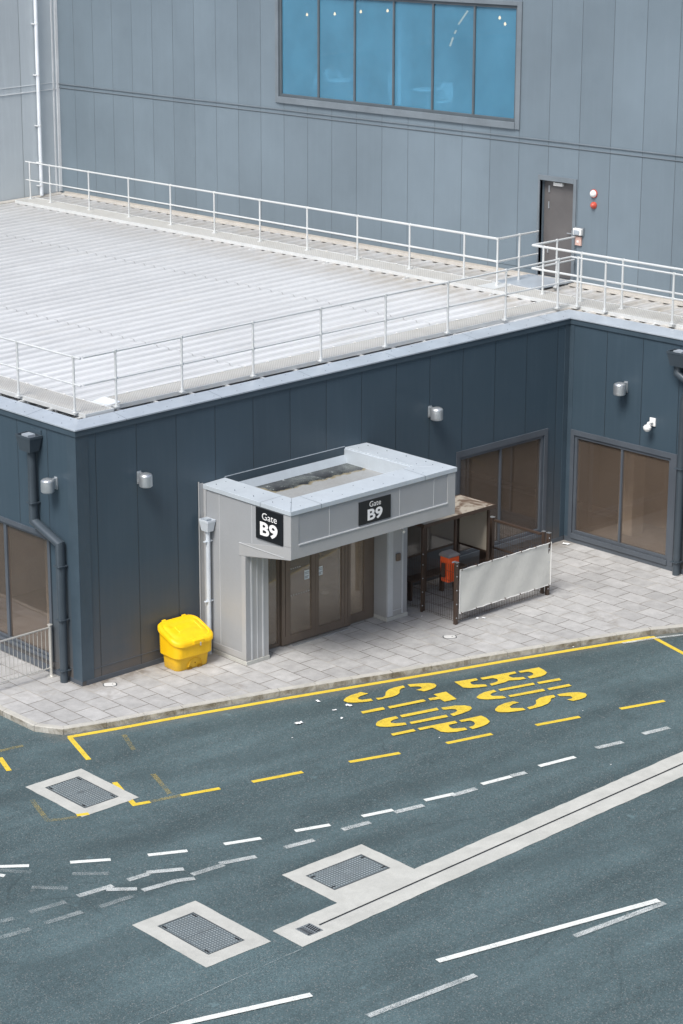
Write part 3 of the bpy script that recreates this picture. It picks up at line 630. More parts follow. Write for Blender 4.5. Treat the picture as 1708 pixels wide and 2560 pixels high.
# ribbed roof sheets, ribs run from the front wall back to the tall building
def ribs(x0,x1,y0,y1,z0,z1):
    mb=MB(); P=.40; pts=[]; y=y0
    while y<y1:
        for dy,h in ((0,0),(.19,0),(.22,.048),(.345,.048),(.375,0)):
            if y+dy<y1: pts.append((y+dy,h))
        y+=P
    n=len(pts); vs=[(x0,p[0],z0+p[1]) for p in pts]+[(x1,p[0],z1+p[1]) for p in pts]
    mb.add(vs,[(i,n+i,n+i+1,i+1) for i in range(n-1)]); return mb
def zr(x): return 5.06+.15*x/XF
obj('ribbed_roof',ribs(.30,XF-.05,.30,22.0,zr(.3),zr(XF)),M['roof'],TB)
obj('ribbed_roof',ribs(L+.30,XF-.05,-44,.297,zr(L+.3),zr(XF)),M['roof'],TB)
# flashing at the foot of the tall building and of the pale block
fl=MB(); fl.add([(XF-.16,-44,zr(XF)+.03),(XF-.16,22.0,zr(XF)+.03),(XF-.15,-44,zr(XF)+.065),(XF-.15,22.0,zr(XF)+.065),(XF-.012,-44,zr(XF)+.075),(XF-.012,21.9,zr(XF)+.075),(XF-.012,-44,zr(XF)+.13),(XF-.012,21.9,zr(XF)+.13)],[(0,1,3,2),(2,3,5,4),(4,5,7,6)])
fl.add([(0.4,21.86,5.10),(XF,21.86,zr(XF)+.03),(0.4,21.87,5.14),(XF-.1,21.87,zr(XF)+.07),(0.4,22.03,5.17),(XF-.1,22.03,zr(XF)+.10)],[(0,1,3,2),(2,3,5,4)])
obj('roof_flashing',fl,M['flash'],TB)
# rooms behind the glass
inn=MB(); inn.box(.25,15.9,.25,9,.002,.012); inn.box(L+.25,16.2,-44,.2,.002,.012); obj('interior_floor',inn,M['floor_in'],TB)
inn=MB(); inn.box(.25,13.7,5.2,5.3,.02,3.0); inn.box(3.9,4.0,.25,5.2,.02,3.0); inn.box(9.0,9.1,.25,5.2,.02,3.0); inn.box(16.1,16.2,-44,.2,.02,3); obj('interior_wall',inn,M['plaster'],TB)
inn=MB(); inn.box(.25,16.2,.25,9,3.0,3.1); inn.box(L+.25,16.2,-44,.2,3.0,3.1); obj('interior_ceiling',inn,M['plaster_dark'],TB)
inn=MB(); inn.box(15.1,15.5,-.9,-.5,.02,3.0); inn.box(12.5,12.8,2.5,2.8,.02,3.0); inn.box(1.6,1.9,3.0,3.3,.02,3); obj('interior_column',inn,M['plaster'],TB)

# ================================================================== TALL GREY BUILDING BEHIND
TL=thing('tall_building','tall grey clad building with a blue glass lounge window above the roof','building',(XF,0,0))
YW0,YW1,ZW0,ZW1=4.02,12.30,8.90,11.63
obj('facade',wall(TF,-44,22.05,0,16,.25,[(2.19,3.21,5.3,7.62),(YW0,YW1,ZW0,ZW1)]),M['upper'],TL)
w=window(TF,TL,YW0,YW1,ZW0,ZW1,[5.42,6.78,8.12,9.50,10.83],M['upperdark'],M['blueglass'],.075,.16,None,.06)
t=MB(); TF.box(t,YW0-.14,YW0,-.01,.04,ZW0-.16,ZW1+.10); TF.box(t,YW1,YW1+.12,-.01,.04,ZW0-.16,ZW1+.10); TF.box(t,YW0,YW1,-.01,.04,ZW1,ZW1+.10); TF.box(t,YW0,YW1,-.01,.06,ZW0-.16,ZW0); obj('window_surround',t,M['uppertrim'],w,bevel=.005)
t=MB(); TF.box(t,-44,22.05,0,.022,8.44,8.455); TF.box(t,-44,22.05,0,.03,8.55,8.57); obj('ledge_flashing',t,M['uppertrim'],TL)
t=MB(); TF.box(t,-44,22.05,0,.006,8.425,8.44); TF.box(t,-44,2.1,0,.008,5.45,5.455); TF.box(t,3.3,22.05,0,.008,5.45,5.455); obj('joint',t,M['upperdark'],TL)
# fire door with its jambs, hinges and closer
t=MB(); TF.box(t,2.10,2.19,-.08,.03,5.3,7.74); TF.box(t,3.21,3.27,-.08,.03,5.3,7.74); TF.box(t,2.19,3.21,-.08,.03,7.62,7.74); fr=obj('door_frame',t,M['uppertrim'],TL,bevel=.004)
d=obj('fire_door',MB().box(XF+.14,XF+.19,2.20,3.20,5.32,7.615),M['doorgrey'],TL,bevel=.004)
t=MB()
for z in (7.40,7.02,5.95): t.box(XF+.118,XF+.139,3.03,3.06,z-.08,z+.08)
obj('hinge',t,M['alu'],d); obj('door_closer',MB().box(XF+.07,XF+.139,2.60,2.88,7.50,7.58),M['fixwhite'],d,bevel=.006)
obj('door_handle',MB().box(XF+.10,XF+.139,2.28,2.31,6.3,6.5).tube([(XF+.09,2.30,6.42),(XF+.09,2.44,6.42)],.011),M['alu'],d)
# lounge room
t=MB(); t.box(XF+.3,XF+6,3,14.5,8.38,8.5); obj('lounge_floor',t,M['bluewall'],TL)
t=MB(); t.box(XF+6,XF+6.1,3,14.5,8.5,11.9); t.box(XF+.3,XF+6,2.9,3,8.5,11.9); t.box(XF+.3,XF+6,14.5,14.6,8.5,11.9); obj('lounge_wall',t,M['bluewall'],TL)
obj('lounge_ceiling',MB().box(XF+.3,XF+6,3,14.5,11.9,12.0),M['bluewall'],TL)
obj('lounge_column',MB().box(XF+1.4,XF+1.75,9.20,9.55,8.5,11.9),M['whitein'],TL)

# pale block closing the roof on the left
PB=thing('pale_building','pale whitish clad block with a white downpipe closing the roof at the left','building',(8,22.05,0))
t=MB(); t.box(-12,XF+.02,22.05,30,4.6,16); obj('wall',t,M['pale'],PB)
t=MB(); BL.box(t,-12,XF-.07,0,.012,8.60,8.615); BL.box(t,-12,XF-.07,0,.02,8.40,8.42); BL.box(t,XF-.09,XF+.0,0,.03,5.32,16); BL.box(t,XF-.22,XF-.17,0,.02,5.32,16); obj('trim',t,M['paletrim'],PB)
t=thing('white_downpipe','tall white downpipe on the pale block at the far end of the roof','downpipe',(15.55,21.95,5.34))
obj('pipe',MB().tube([(15.55,21.93,5.30),(15.55,21.93,15.5)],.058,14),M['pipewhite'],t,smooth=True)
mb=MB()
for z in (5.6,6.3,7.4,8.9,10.4,11.9): mb.tube([(15.55,21.93,z-.02),(15.55,21.93,z+.02)],.068,14).box(15.46,15.50,21.9,22.05,z-.015,z+.015)
obj('bracket',mb,M['paletrim'],t)

# ================================================================== ENTRANCE PORCH
X1,X2,YP=3.14,7.58,-2.55
PC=thing('entrance_porch','light grey panelled entrance porch with an overhanging canopy and glass doors','porch',(X1,0,0))
mb=MB()
# side cheek: full height to y=-1.25, then a canopy whose underside rises outward
side=[(0,0.08),(-1.25,0.08),(-1.25,2.27),(YP,2.515),(YP,3.40),(0,3.40)]
mb.prism(side,X1,X1+.12,'x'); obj('side_wall',mb,M['porch'],PC,tri=True,bevel=.004)
mb=MB(); mb.prism(side,X2-.12,X2,'x'); obj('side_wall',mb,M['porch'],PC,tri=True,bevel=.004)
obj('canopy_front',MB().box(X1+.12,X2-.12,YP,YP+.12,2.515,3.40),M['porch'],PC,bevel=.004)
mb=MB(); mb.add([(X1+.12,-1.25,2.275),(X2-.12,-1.25,2.275),(X2-.12,YP+.12,2.50),(X1+.12,YP+.12,2.50),(X1+.12,-1.25,2.33),(X2-.12,-1.25,2.33),(X2-.12,YP+.12,2.56),(X1+.12,YP+.12,2.56)],[(0,1,2,3),(4,7,6,5),(0,4,5,1),(2,6,7,3),(0,3,7,4),(1,5,6,2)]); mb.box(X1+.12,X2-.12,-1.25,-.85,2.25,2.33)
obj('soffit',mb,M['porch'],PC)
for nm,a,b in (('column',X1+.12,3.73),('column',6.99,X2-.12)):
    mb=MB(); mb.box(a,b,-1.25,-.80,.08,2.27); c=obj(nm,mb,M['porchlight'],PC,bevel=.004)
    mb=MB()
    if a<5: mb.box(3.26,3.30,-1.262,-1.25,.09,2.26).box(3.42,3.44,-1.258,-1.25,.09,2.26).box(3.56,3.60,-1.262,-1.25,.09,2.26)
    else: mb.box(7.02,7.16,-1.262,-1.25,.09,2.26).box(7.42,7.455,-1.262,-1.25,.09,2.26).box(7.16,7.42,-1.262,-1.25,.19,.205)
    obj('cover_strip',mb,M['porchjoint'],c)
mb=MB(); mb.box(X1-.012,3.74,-1.27,-.79,0,.08).box(X1-.012,X1+.12,-.79,0,0,.08).box(6.98,X2+.012,-1.27,-.79,0,.08).box(X2-.12,X2+.012,-.79,0,0,.08); obj('plinth',mb,M['surround'],PC,bevel=.005)
# corner and edge trims
mb=MB(); e=.011
mb.box(X1-e,X1,-1.25,-1.13,.10,2.27).box(X1-e,X1,-1.13,-.0,.10,.235).box(X1-e,X1,-.10,-.0,.235,3.39)
mb.prism([(-1.07,2.26),(YP-e,2.515),(YP-e,2.775),(-1.07,2.52)],X1-e,X1,'x')
mb.prism([(-2.37,2.755),(YP-e,2.78),(YP-e,3.395),(-2.37,3.395)],X1-e,X1,'x')
mb.box(X1,X1+.19,YP-e,YP,2.52,3.395).box(X2-.22,X2,YP-e,YP,2.52,3.395).box(X1+.19,X2-.22,YP-e,YP,2.52,2.775)
obj('edge_trim',mb,M['porchlight'],PC,tri=True,bevel=.003)
mb=MB()
for y in (-.48,-1.44): mb.box(X1-.006,X1,y-.005,y+.005,(.24 if y>-1 else 2.60),3.39)
for x in (4.14,6.03,6.98): mb.box(x-.005,x+.005,YP-.006,YP,2.80,3.39)
mb.box(X1+.19,X2-.22,YP-.026,YP,2.776,2.80).box(X1-.02,X1,-2.37,-1.07,2.52,2.53)
obj('joint_cover',mb,M['porchjoint'],PC)
# coping, open in the middle, and the dished felt roof
Z0,Z1=3.405,3.495
mb=MB(); o=.028
def cop_piece(p,zin=.02):
    # p: outer a, outer b, inner b, inner a
    z=[Z1,Z1,Z1+zin,Z1+zin]
    vs=[(q[0],q[1],Z0) for q in p]+[(q[0],q[1],z[i]) for i,q in enumerate(p)]
    mb.add(vs,[(3,2,1,0),(4,5,6,7),(0,1,5,4),(1,2,6,5),(2,3,7,6),(3,0,4,7)])
A=(X1-o,YP-o);B=(X2+o,YP-o);Ai=(3.70,-1.96);Bi=(6.98,-1.96)
cop_piece([A,B,Bi,Ai]); cop_piece([(X1-o,-.01),A,Ai,(3.70,-.01)]); cop_piece([B,(X2+o,-.01),(6.98,-.01),Bi])
pc=obj('coping',mb,M['porchcap'],PC,bevel=.005)
mb=MB()
for x in [3.5+.55*k for k in range(8)]: 
    for q,z in ((-2.42,.006),(-2.15,.016)): mb.box(x,x+.014,q,q+.009,Z1+z-.006,Z1+z+.004)
for y in [-.25-.55*k for k in range(4)]:
    for q in (3.27,3.52): mb.box(q,q+.009,y,y+.014,Z1,Z1+.022)
    for q in (7.15,7.42): mb.box(q,q+.009,y,y+.014,Z1,Z1+.022)
obj('rivet',mb,M['fascia'],pc)
mb=MB()
for x in (3.9,6.7): mb.box(x,x+.007,YP-o-.002,YP-o,Z0+.003,Z1-.002).add([(x,YP-o,Z1+.002),(x+.007,YP-o,Z1+.002),(x+.007,-1.97,Z1+.0215),(x,-1.97,Z1+.0215)],[(0,1,2,3)])
mb.box(X1-o-.002,X1-o,-1.72,-1.713,Z0+.003,Z1-.002); mb.add([(X1-o,-1.72,Z1+.002),(3.69,-1.72,Z1+.0215),(3.69,-1.713,Z1+.0215),(X1-o,-1.713,Z1+.002)],[(0,1,2,3)])
mb.add([(A[0],A[1],Z1+.002),(A[0]+.01,A[1],Z1+.002),(Ai[0]+.006,Ai[1],Z1+.0215),(Ai[0],Ai[1],Z1+.0215)],[(0,1,2,3)])
obj('joint',mb,M['fascia'],pc)
mb=MB(); mb.box(3.70,3.72,-1.94,-.012,3.12,3.485).box(6.96,6.98,-1.94,-.012,3.12,3.485).box(3.70,6.98,-1.96,-1.94,3.12,3.485); obj('upstand',mb,M['porchcap'],PC)
mb=MB(); mb.box(3.72,6.96,-1.94,-.012,3.10,3.19); obj('porch_roof',mb,M['felt'],PC)
mb=MB(); mb.add([(3.72,-.10,3.192),(6.96,-.10,3.192),(6.96,-.03,3.36),(3.72,-.03,3.36)],[(0,1,2,3)]); obj('wall_flashing',mb,M['porchcap'],PC); obj('wall_flashing',MB().box(3.70,6.98,-.020,-.003,3.36,3.525),M['fascia'],PC); obj('wall_flashing',MB().box(3.70,6.98,-.024,-.002,3.525,3.535),M['coping'],PC)
mb=MB(); mb.box(X1-.13,X1-.02,-.03,-.012,0.1,3.52).box(X1-.02,X1-.011,-.10,-.012,.1,3.5).box(X1-.145,X1-.13,-.04,-.012,.1,3.56); obj('wall_flashing',mb,M['porchlight'],PC)
# glazed doors, y = -0.95
Y=-.95
def leaf(name,x0,x1,st0,st1,y,brail=.20,trail=.10,stick=None):
    f=MB(); f.box(x0,x0+st0,y,y+.06,.02,2.25).box(x1-st1,x1,y,y+.06,.02,2.25).box(x0+st0,x1-st1,y,y+.06,.02,brail).box(x0+st0,x1-st1,y,y+.06,2.25-trail,2.25)
    d=obj(name,f,M['bronze'],PC,bevel=.004)
    obj('pane',MB().box(x0+st0,x1-st1,y+.025,y+.035,brail,2.25-trail),M['doorglass'],d); return d
leaf('side_light',3.735,4.36,.05,.06,Y+.06,.08)
leaf('fixed_frame',4.36,4.555,.09,.09,Y,.20)
d1=leaf('sliding_door',4.555,5.285,.05,.11,Y+.01)
d2=leaf('sliding_door',5.29,6.10,.09,.085,Y+.01)
leaf('fixed_frame',6.10,6.26,.075,.075,Y,.20)
leaf('side_light',6.26,6.985,.03,.28,Y+.06,.20)
obj('threshold',MB().box(4.56,6.12,-1.06,-.96,0,.018),M['alu'],PC,bevel=.003)
obj('door_track',MB().box(3.74,6.98,-.99,-.80,2.25,2.262),M['bronze'],PC)
obj('notice',MB().box(5.0,5.13,Y-.001+.03,Y+.034,1.29,1.485),M['notice'],d1); obj('notice',MB().box(5.375,5.50,Y+.03-.001,Y+.034,1.29,1.475),M['notice'],d2)
tx=MB()
for (a,b) in ((5.01,5.12),(5.385,5.49)):
    for z in (1.44,1.41,1.36,1.34,1.32): tx.box(a,b-(.03 if z<1.35 else 0),Y+.0275,Y+.0288,z-.005,z+.005)
obj('notice_text',tx,M['uppertrim'],d1)
dm=MB()
for z,xs in ((1.60,(4.64,4.70,4.76,4.82,4.88)),(1.03,(4.64,4.71,4.78,4.85,4.92,4.99,5.06,5.12))):
    for x in xs: dm.box(x-.010,x+.010,Y+.033,Y+.0345,z-.012,z+.012)
obj('manifestation_dot',dm,M['porchjoint'],d1)
obj('wall_speaker',MB().box(7.24,7.35,-1.30,-1.252,1.27,1.43),M['bronze'],PC,bevel=.01)
# room inside the porch
mb=MB(); mb.box(3.26,X2-.12,-.88,.25,.002,.012); obj('interior_floor',mb,M['floor_in'],PC)
mb=MB(); mb.box(6.35,7.46,-.78,-.70,.012,2.25).box(5.9,6.9,2.2,2.3,.012,2.4); obj('interior_panel',mb,M['plaster'],PC)

# text on the gate signs
def text_mesh(s,width,height,bold):
    cu=bpy.data.curves.new('t','FONT'); cu.body=s; cu.size=1; cu.offset=bold; cu.resolution_u=4; cu.fill_mode='FRONT'
    ob=bpy.data.objects.new('t',cu); COL.objects.link(ob); bpy.context.view_layer.update()
    dg=bpy.context.evaluated_depsgraph_get(); me=bpy.data.meshes.new_from_object(ob.evaluated_get(dg))
    bpy.data.objects.remove(ob); bpy.data.curves.remove(cu)
    vs=[v.co.copy() for v in me.vertices]; fs=[tuple(p.vertices) for p in me.polygons]; bpy.data.meshes.remove(me)
    x0=min(v.x for v in vs);x1=max(v.x for v in vs);y0=min(v.y for v in vs);y1=max(v.y for v in vs)
    return [((v.x-x0)/(x1-x0)*width,(v.y-y0)/(y1-y0)*height) for v in vs],fs
def letters(mb,s,u0,z0,w,h,bold,mp):
    vs,fs=text_mesh(s,w,h,bold); mb.add([mp(u0+a,z0+b) for a,b in vs],fs)
s1=thing('gate_sign','black Gate B9 sign on the left side of the grey porch','sign',(X1-.02,-1.96,3.07),None)
obj('board',MB().box(X1-.028,X1-.012,-2.345,-1.585,2.755,3.38),M['signblack'],s1)
mp=lambda u,z:(X1-.0285,-u,z)
mb=MB(); letters(mb,'Gate',1.765,3.165,.42,.14,.0,mp); obj('lettering',mb,M['signwhite'],s1)
mb=MB(); letters(mb,'B9',1.705,2.835,.50,.285,.032,mp); obj('lettering',mb,M['signwhite'],s1)
s2=thing('gate_sign','black Gate B9 sign on the front of the porch above the glass doors','sign',(5.33,YP,3.06),None)
obj('board',MB().box(4.91,5.765,YP-.022,YP-.003,2.835,3.305),M['signblack'],s2)
mp=lambda u,z:(u,YP-.0225,z)
mb=MB(); letters(mb,'Gate',5.185,3.16,.31,.112,.0,mp); obj('lettering',mb,M['signwhite'],s2)
mb=MB(); letters(mb,'B9',5.135,2.885,.405,.235,.032,mp); obj('lettering',mb,M['signwhite'],s2)

# ================================================================== PIPES, LAMPS, SMALL FIXTURES
def hopper(mb,cx,cy,z0,z1,wx,wy,t=.74):
    a=wx/2;b=wy/2; ring=lambda k,z:[(cx-a*k,cy-b*k,z),(cx+a*k,cy-b*k,z),(cx+a*k,cy+b*k,z),(cx-a*k,cy+b*k,z)]
    mb.loft([ring(t,z0),ring(1,z1-.05),ring(1.04,z1-.05),ring(1.04,z1),ring(.94,z1),ring(.94,z1-.04),ring(.6,z1-.10)]); return mb
def pipe_thing(label,hop,pts,r,mat,brk,loc):
    t=thing('downpipe',label,'downpipe',loc)
    obj('hopper_head',hopper(MB(),*hop),mat,t,bevel=.003)
    obj('outlet',MB().box(hop[0]-hop[4]*.3,hop[0]+hop[4]*.3,hop[1]-hop[5]*.2,hop[1]+hop[5]*.25,hop[3]-.06,hop[3]+.012),M['coping'],t)
    obj('pipe',MB().tube(pts,r,16),mat,t,smooth=True)
    mb=MB()
    for (x,y,z,wx,wy) in brk: mb.tube([(x,y,z-.014),(x,y,z+.014)],r*1.05,16).box(x-wx,x+wx,y-wy,y+wy,z-.010,z+.010)
    obj('bracket',mb,mat,t)
    return t
pipe_thing('dark downpipe with a slanting offset on the left side wall by the corner',(-.17,1.27,4.56,4.88,.30,.46),[(-.12,1.27,4.62),(-.12,1.27,3.12),(-.12,.44,2.84),(-.12,.44,.0)],.082,M['pipedark'],[(-.12,.30+.14,2.4,.11,.095),(-.12,.44,1.3,.11,.095),(-.12,.44,.25,.11,.095),(-.12,1.27,3.5,.11,.095)],(-.12,.44,0))
pipe_thing('dark downpipe at the right edge beside the wing window',(L-.17,-3.14,4.64,4.96,.30,.46),[(L-.13,-3.06,4.68),(L-.13,-3.06,4.46),(L-.13,-3.34,4.32),(L-.13,-3.34,4.1),(L-.13,-3.25,3.9),(L-.13,-3.25,0)],.080,M['pipedark'],[(L-.13,-3.25,2.4,.11,.095),(L-.13,-3.25,.3,.11,.095)],(L-.13,-3.25,0))
mb=MB(); mb.box(-.02,-.002,1.08,1.42,4.87,4.97); obj('outlet_plate',mb,M['fascia'],bpy.data.objects['downpipe'])
pipe_thing('pale grey downpipe on the left cheek of the porch behind the yellow grit bin',(3.02,-.25,2.60,2.84,.20,.26),[(3.03,-.25,2.62),(3.03,-.25,0)],.047,M['pvcwhite'],[(3.03,-.25,2.38,.10,.03),(3.03,-.25,1.12,.10,.03)],(3.03,-.25,0))

def lamp(pl,u,z,label,first=None):
    c=pl.p(u,.215,z)
    t=thing('wall_lamp',label,'wall lamp',pl.p(u,0,z),'round aluminium wall lamps')
    r=.132; h=.115
    prof=[(r*.9,-h),(r,-h+.012),(r,h-.02),(r*.97,h),(r*.8,h+.022),(r*.45,h+.042),(.01,h+.048)]
    obj('housing',MB().lathe(prof,c,28),M['alu'],t,smooth=True)
    mb=MB(); pl.box(mb,u-.035,u+.035,.0,.10,z-.06,z+.13); pl.box(mb,u-.05,u+.05,0,.02,z-.10,z+.15); obj('bracket',mb,M['alu'],t,bevel=.004)
    cc=(c[0],c[1],c[2]-h-.001); obj('diffuser',MB().lathe([(r*.86,-.004),(r*.86,.0)],cc,24),M['fixwhite'],t)
    return t
lamp(FR,1.51,3.93,'round aluminium wall lamp on the front wall left of the porch')
lamp(FR,9.47,3.80,'round aluminium wall lamp on the front wall above right of the porch')
lamp(SI,.65,3.98,'round aluminium wall lamp on the left side wall near the building corner')
lamp(RT,-1.61,3.86,'round aluminium wall lamp high on the wing wall above the brown window')
t=thing('security_camera','white dome camera on a wall plate above the wing window','camera',(L,-2.39,3.24))
mb=MB(); RT.box(mb,-2.45,-2.30,0,.035,3.15,3.33); obj('wall_plate',mb,M['fixwhite'],t,bevel=.006)
obj('arm',MB().tube([(L-.03,-2.38,3.24),(L-.16,-2.38,3.24),(L-.19,-2.38,3.20)],.03,12),M['fixwhite'],t,smooth=True)
c=(L-.20,-2.38,3.10); obj('housing',MB().lathe([(.085,.02),(.088,.06),(.06,.10),(.02,.11)],c,20),M['fixwhite'],t,smooth=True)
obj('dome',MB().lathe([(.005,-.045),(.04,-.035),(.066,-.01),(.075,.02)],c,20),M['fixwhite'],t,smooth=True)
t=thing('security_camera','small white camera under the porch canopy beside the right column','camera',(7.34,-1.26,1.95))
obj('arm',MB().tube([(7.36,-1.25,1.99),(7.36,-1.31,1.97)],.016,10),M['fixwhite'],t); obj('housing',MB().tube([(7.37,-1.29,1.97),(7.31,-1.41,1.92)],[.03,.034],12),M['fixwhite'],t,smooth=True)
def sounder(y,z,r,mat,label):
    t=thing('alarm_sounder',label,'alarm sounder',(XF,y,z)); mb=MB().tube([(XF,y,z),(XF-.03,y,z)],r*1.15,18); obj('base',mb,M['sounder'],t)
    obj('dome',MB().tube([(XF-.03,y,z),(XF-.07,y,z),(XF-.10,y,z)],[r,r*.85,r*.35],18),mat,t,smooth=True)
sounder(1.59,7.46,.085,M['fixwhite'],'round alarm beacon with pale lens right of the roof door, upper one'); sounder(1.58,7.19,.07,M['sounder'],'small red round alarm sounder right of the roof door, lower one')
t=thing('emergency_light','boxy bulkhead light on the grey wall right of the roof door','light',(XF,1.97,6.53))
mb=MB(); TF.box(mb,1.84,2.12,0,.03,6.43,6.63); obj('back_plate',mb,M['uppertrim'],t,bevel=.004); mb=MB(); TF.box(mb,1.86,2.10,.03,.11,6.45,6.61); obj('housing',mb,M['fixwhite'],t,bevel=.015); mb=MB(); TF.box(mb,1.90,2.06,.11,.13,6.47,6.57); obj('lens',mb,M['coping'],t,bevel=.01)
t=thing('call_point','small pink card reader box under the bulkhead light','call point',(XF,1.99,6.30))
mb=MB(); TF.box(mb,1.90,2.08,0,.05,6.20,6.41); obj('box',mb,paint('reader_box',(.62,.42,.36),.4),t,bevel=.008); mb=MB(); TF.box(mb,1.96,2.02,.05,.056,6.27,6.32); obj('button',mb,M['fixwhite'],t)

# ================================================================== ROOF WALKWAYS AND RAILINGS
def rail_set(label,loc,posts,line,mid,zb,group='white tubular railings on the roof',extra=None,base=True,r=.021):
    t=thing('roof_railing',label,'railing',loc,group)
    for (x,y) in posts:
        obj('post',MB().tube([(x,y,zb),(x,y,zb+1.08)],.024,10),M['rail'],t,smooth=True)
    for (x,y) in posts:
        mb=MB(); mb.tube([(x,y,zb+1.07),(x,y,zb+1.13)],.031,10).tube([(x,y,zb+.53),(x,y,zb+.59)],.031,10); 
        if base: mb.box(x-.05,x+.05,y-.05,y+.05,zb-.015,zb+.012).tube([(x,y,zb),(x,y,zb+.07)],.034,10)
        obj('clamp',mb,M['rail'],t)
    obj('top_rail',MB().tube([(a,b,zb+1.10) for a,b in line],r,10),M['rail'],t,smooth=True)
    obj('mid_rail',MB().tube([(a,b,zb+.56) for a,b in (mid or line)],r*.9,10),M['rail'],t,smooth=True)
    return t
ZB=5.31
rail_set('white railing along the front roof edge above the porch wall',(1.38,.48,ZB),[(x,.48) for x in (1.38,3.04,4.91,6.77,8.62,10.48,12.28,13.97)],[(.60,.48),(14.36,.48)],None,ZB)
rail_set('white railing along the left roof edge, ending at the near corner',(.5,.63,ZB),[(.50,y) for y in (.66,2.49,4.35,6.21,8.07,9.93,11.8,13.7,15.5,17.4,19.2,21.0)],[(.50,.44),(.50,21.8)],None,ZB)
rail_set('long white railing along the back walkway below the tall grey wall',(14.95,3.18,ZB-.01),[(14.95,y) for y in (3.18,4.23,6.03,7.84,9.67,11.48,13.31,15.15,16.99,18.82,20.69,21.68)]+[(15.68,3.17)],[(16.33,3.17),(14.95,3.17),(14.95,21.88)],None,ZB-.01)
rail_set('white railing on the right of the door landing, running along the wing',(14.90,1.76,ZB-.01),[(14.90,y) for y in (1.74,.62,-.55,-2.4,-4.25,-6.1,-7.95)]+[(15.72,2.06)],[(16.33,2.06),(14.90,2.06),(14.90,-8.3)],[(16.33,2.06),(14.90,2.06),(14.90,-8.3)],ZB-.01)
rail_set('white railing along the wing roof edge at the right',(14.39,.3,ZB),[(14.39,y) for y in (.28,-.50,-2.34,-4.2,-6.05,-7.9)],[(14.39,.50),(14.39,-8.2)],None,ZB)
def walkway(label,x0,x1,y0,y1,z,feet):
    t=thing('roof_walkway',label,'walkway',((x0+x1)/2,(y0+y1)/2,z),'grey grating walkways on the roof')
    obj('grating',MB().box(x0+.02,x1-.02,y0+.02,y1-.02,z-.03,z),M['grate'],t)
    mb=MB(); mb.box(x0,x0+.02,y0,y1,z-.075,z+.012).box(x1-.02,x1,y0,y1,z-.075,z+.012).box(x0+.02,x1-.02,y0,y0+.02,z-.075,z+.012).box(x0+.02,x1-.02,y1-.02,y1,z-.075,z+.012); obj('edge_angle',mb,M['rail'],t,bevel=.003)
    mb=MB(); alongx=(x1-x0)>(y1-y0); n=int(max(x1-x0,y1-y0)/.93)
    for k in range(n+1):
        if alongx:
            x=x0+.15+k*.93
            if x<x1-.1: mb.box(x,x+.05,y0-.14,y1+.08,z-.115,z-.078).box(x,x+.04,y0+.1,y0+.14,z-.22,z-.115).box(x,x+.04,y1-.14,y1-.1,z-.22,z-.115)
        else:
            y=y0+.15+k*.93
            if y<y1-.1: mb.box(x0-.13,x1+.06,y,y+.05,z-.115,z-.078).box(x0+.1,x0+.14,y,y+.04,z-.24,z-.115).box(x1-.14,x1-.1,y,y+.04,z-.24,z-.115)
    obj('support_foot',mb,M['rail'],t); 
    mb=MB()
    for k in range(int(max(x1-x0,y1-y0)/.62)):
        if alongx: mb.lathe([(.022,0),(.022,.012),(.01,.016)],(x0+.3+k*.62,y1-.035,z+.010),8)
        else: mb.lathe([(.022,0),(.022,.012),(.01,.016)],(x1-.035,y0+.3+k*.62,z+.010),8)
    obj('bolt_cap',mb,M['fixwhite'],t)
    return t
walkway('grating walkway along the front roof edge behind the front railing',1.30,14.40,.56,1.22,5.30,1)
walkway('grating walkway along the left roof edge, nearest the corner',.56,1.26,.40,21.8,5.30,1)
walkway('grating walkway running below the tall grey wall and along the wing',14.46,15.20,-8.5,21.8,5.295,1)
t=thing('door_landing','grey plate landing in front of the roof door','landing',(15.8,2.75,5.3))
obj('plate',MB().box(15.22,16.38,2.14,3.46,5.30,5.325),M['coping'],t,bevel=.004); mb=MB()
for x in (15.3,16.2):
    for y in (2.2,3.36): mb.box(x,x+.05,y,y+.05,5.17,5.30)
obj('leg',mb,M['rail'],t)
mb=MB()
for k in range(9): mb.box(14.55+k*.078,14.60+k*.078,3.50-.02,3.52,5.296,5.312)
solo('checker_plate',MB().box(14.55,15.22,2.9,3.44,5.298,5.307),M['rail'],(14.9,3.1,5.3),'small pale ramp plate on the back walkway by the landing','ramp plate')
solo('walkway_plate',MB().add([(1.28,.66,5.305),(1.62,.66,5.335),(1.62,1.16,5.335),(1.28,1.16,5.305),(1.28,.66,5.29),(1.62,.66,5.32),(1.62,1.16,5.32),(1.28,1.16,5.29)],[(0,1,2,3),(7,6,5,4),(0,4,5,1),(1,5,6,2),(2,6,7,3),(3,7,4,0)]),M['pipewhite'],(1.45,.9,5.3),'white folded plate bridging the two walkways at the near roof corner','ramp plate')

# ================================================================== PAVEMENT THINGS
# guard rail on the left
t=thing('guard_railing','stainless steel guard railing with thin bars across the left pavement','railing',(-.12,.86,0))
for x in (-.12,-1.78):
    obj('post',MB().tube([(x,.86,0),(x,.86,1.07)],.034,14),M['steel'],t,smooth=True); obj('base_plate',MB().lathe([(.10,0),(.10,.012),(.06,.022),(.036,.03)],(x,.86,0),20),M['steel'],t,smooth=True)
    obj('post_cap',MB().lathe([(.052,0),(.055,.012),(.03,.022)],(x,.86,1.07),16),M['steel'],t,smooth=True)
obj('top_rail',MB().tube([(-.14,.86,1.02),(-1.76,.86,1.02)],.019,10),M['steel'],t,smooth=True); obj('bottom_rail',MB().tube([(-.14,.86,.175),(-1.76,.86,.175)],.014,10),M['steel'],t,smooth=True)
for k in range(16):
    x=-.235-k*.0985; obj('bar',MB().tube([(x,.86,.175),(x,.86,1.02)],.0065,6),M['steel'],t)

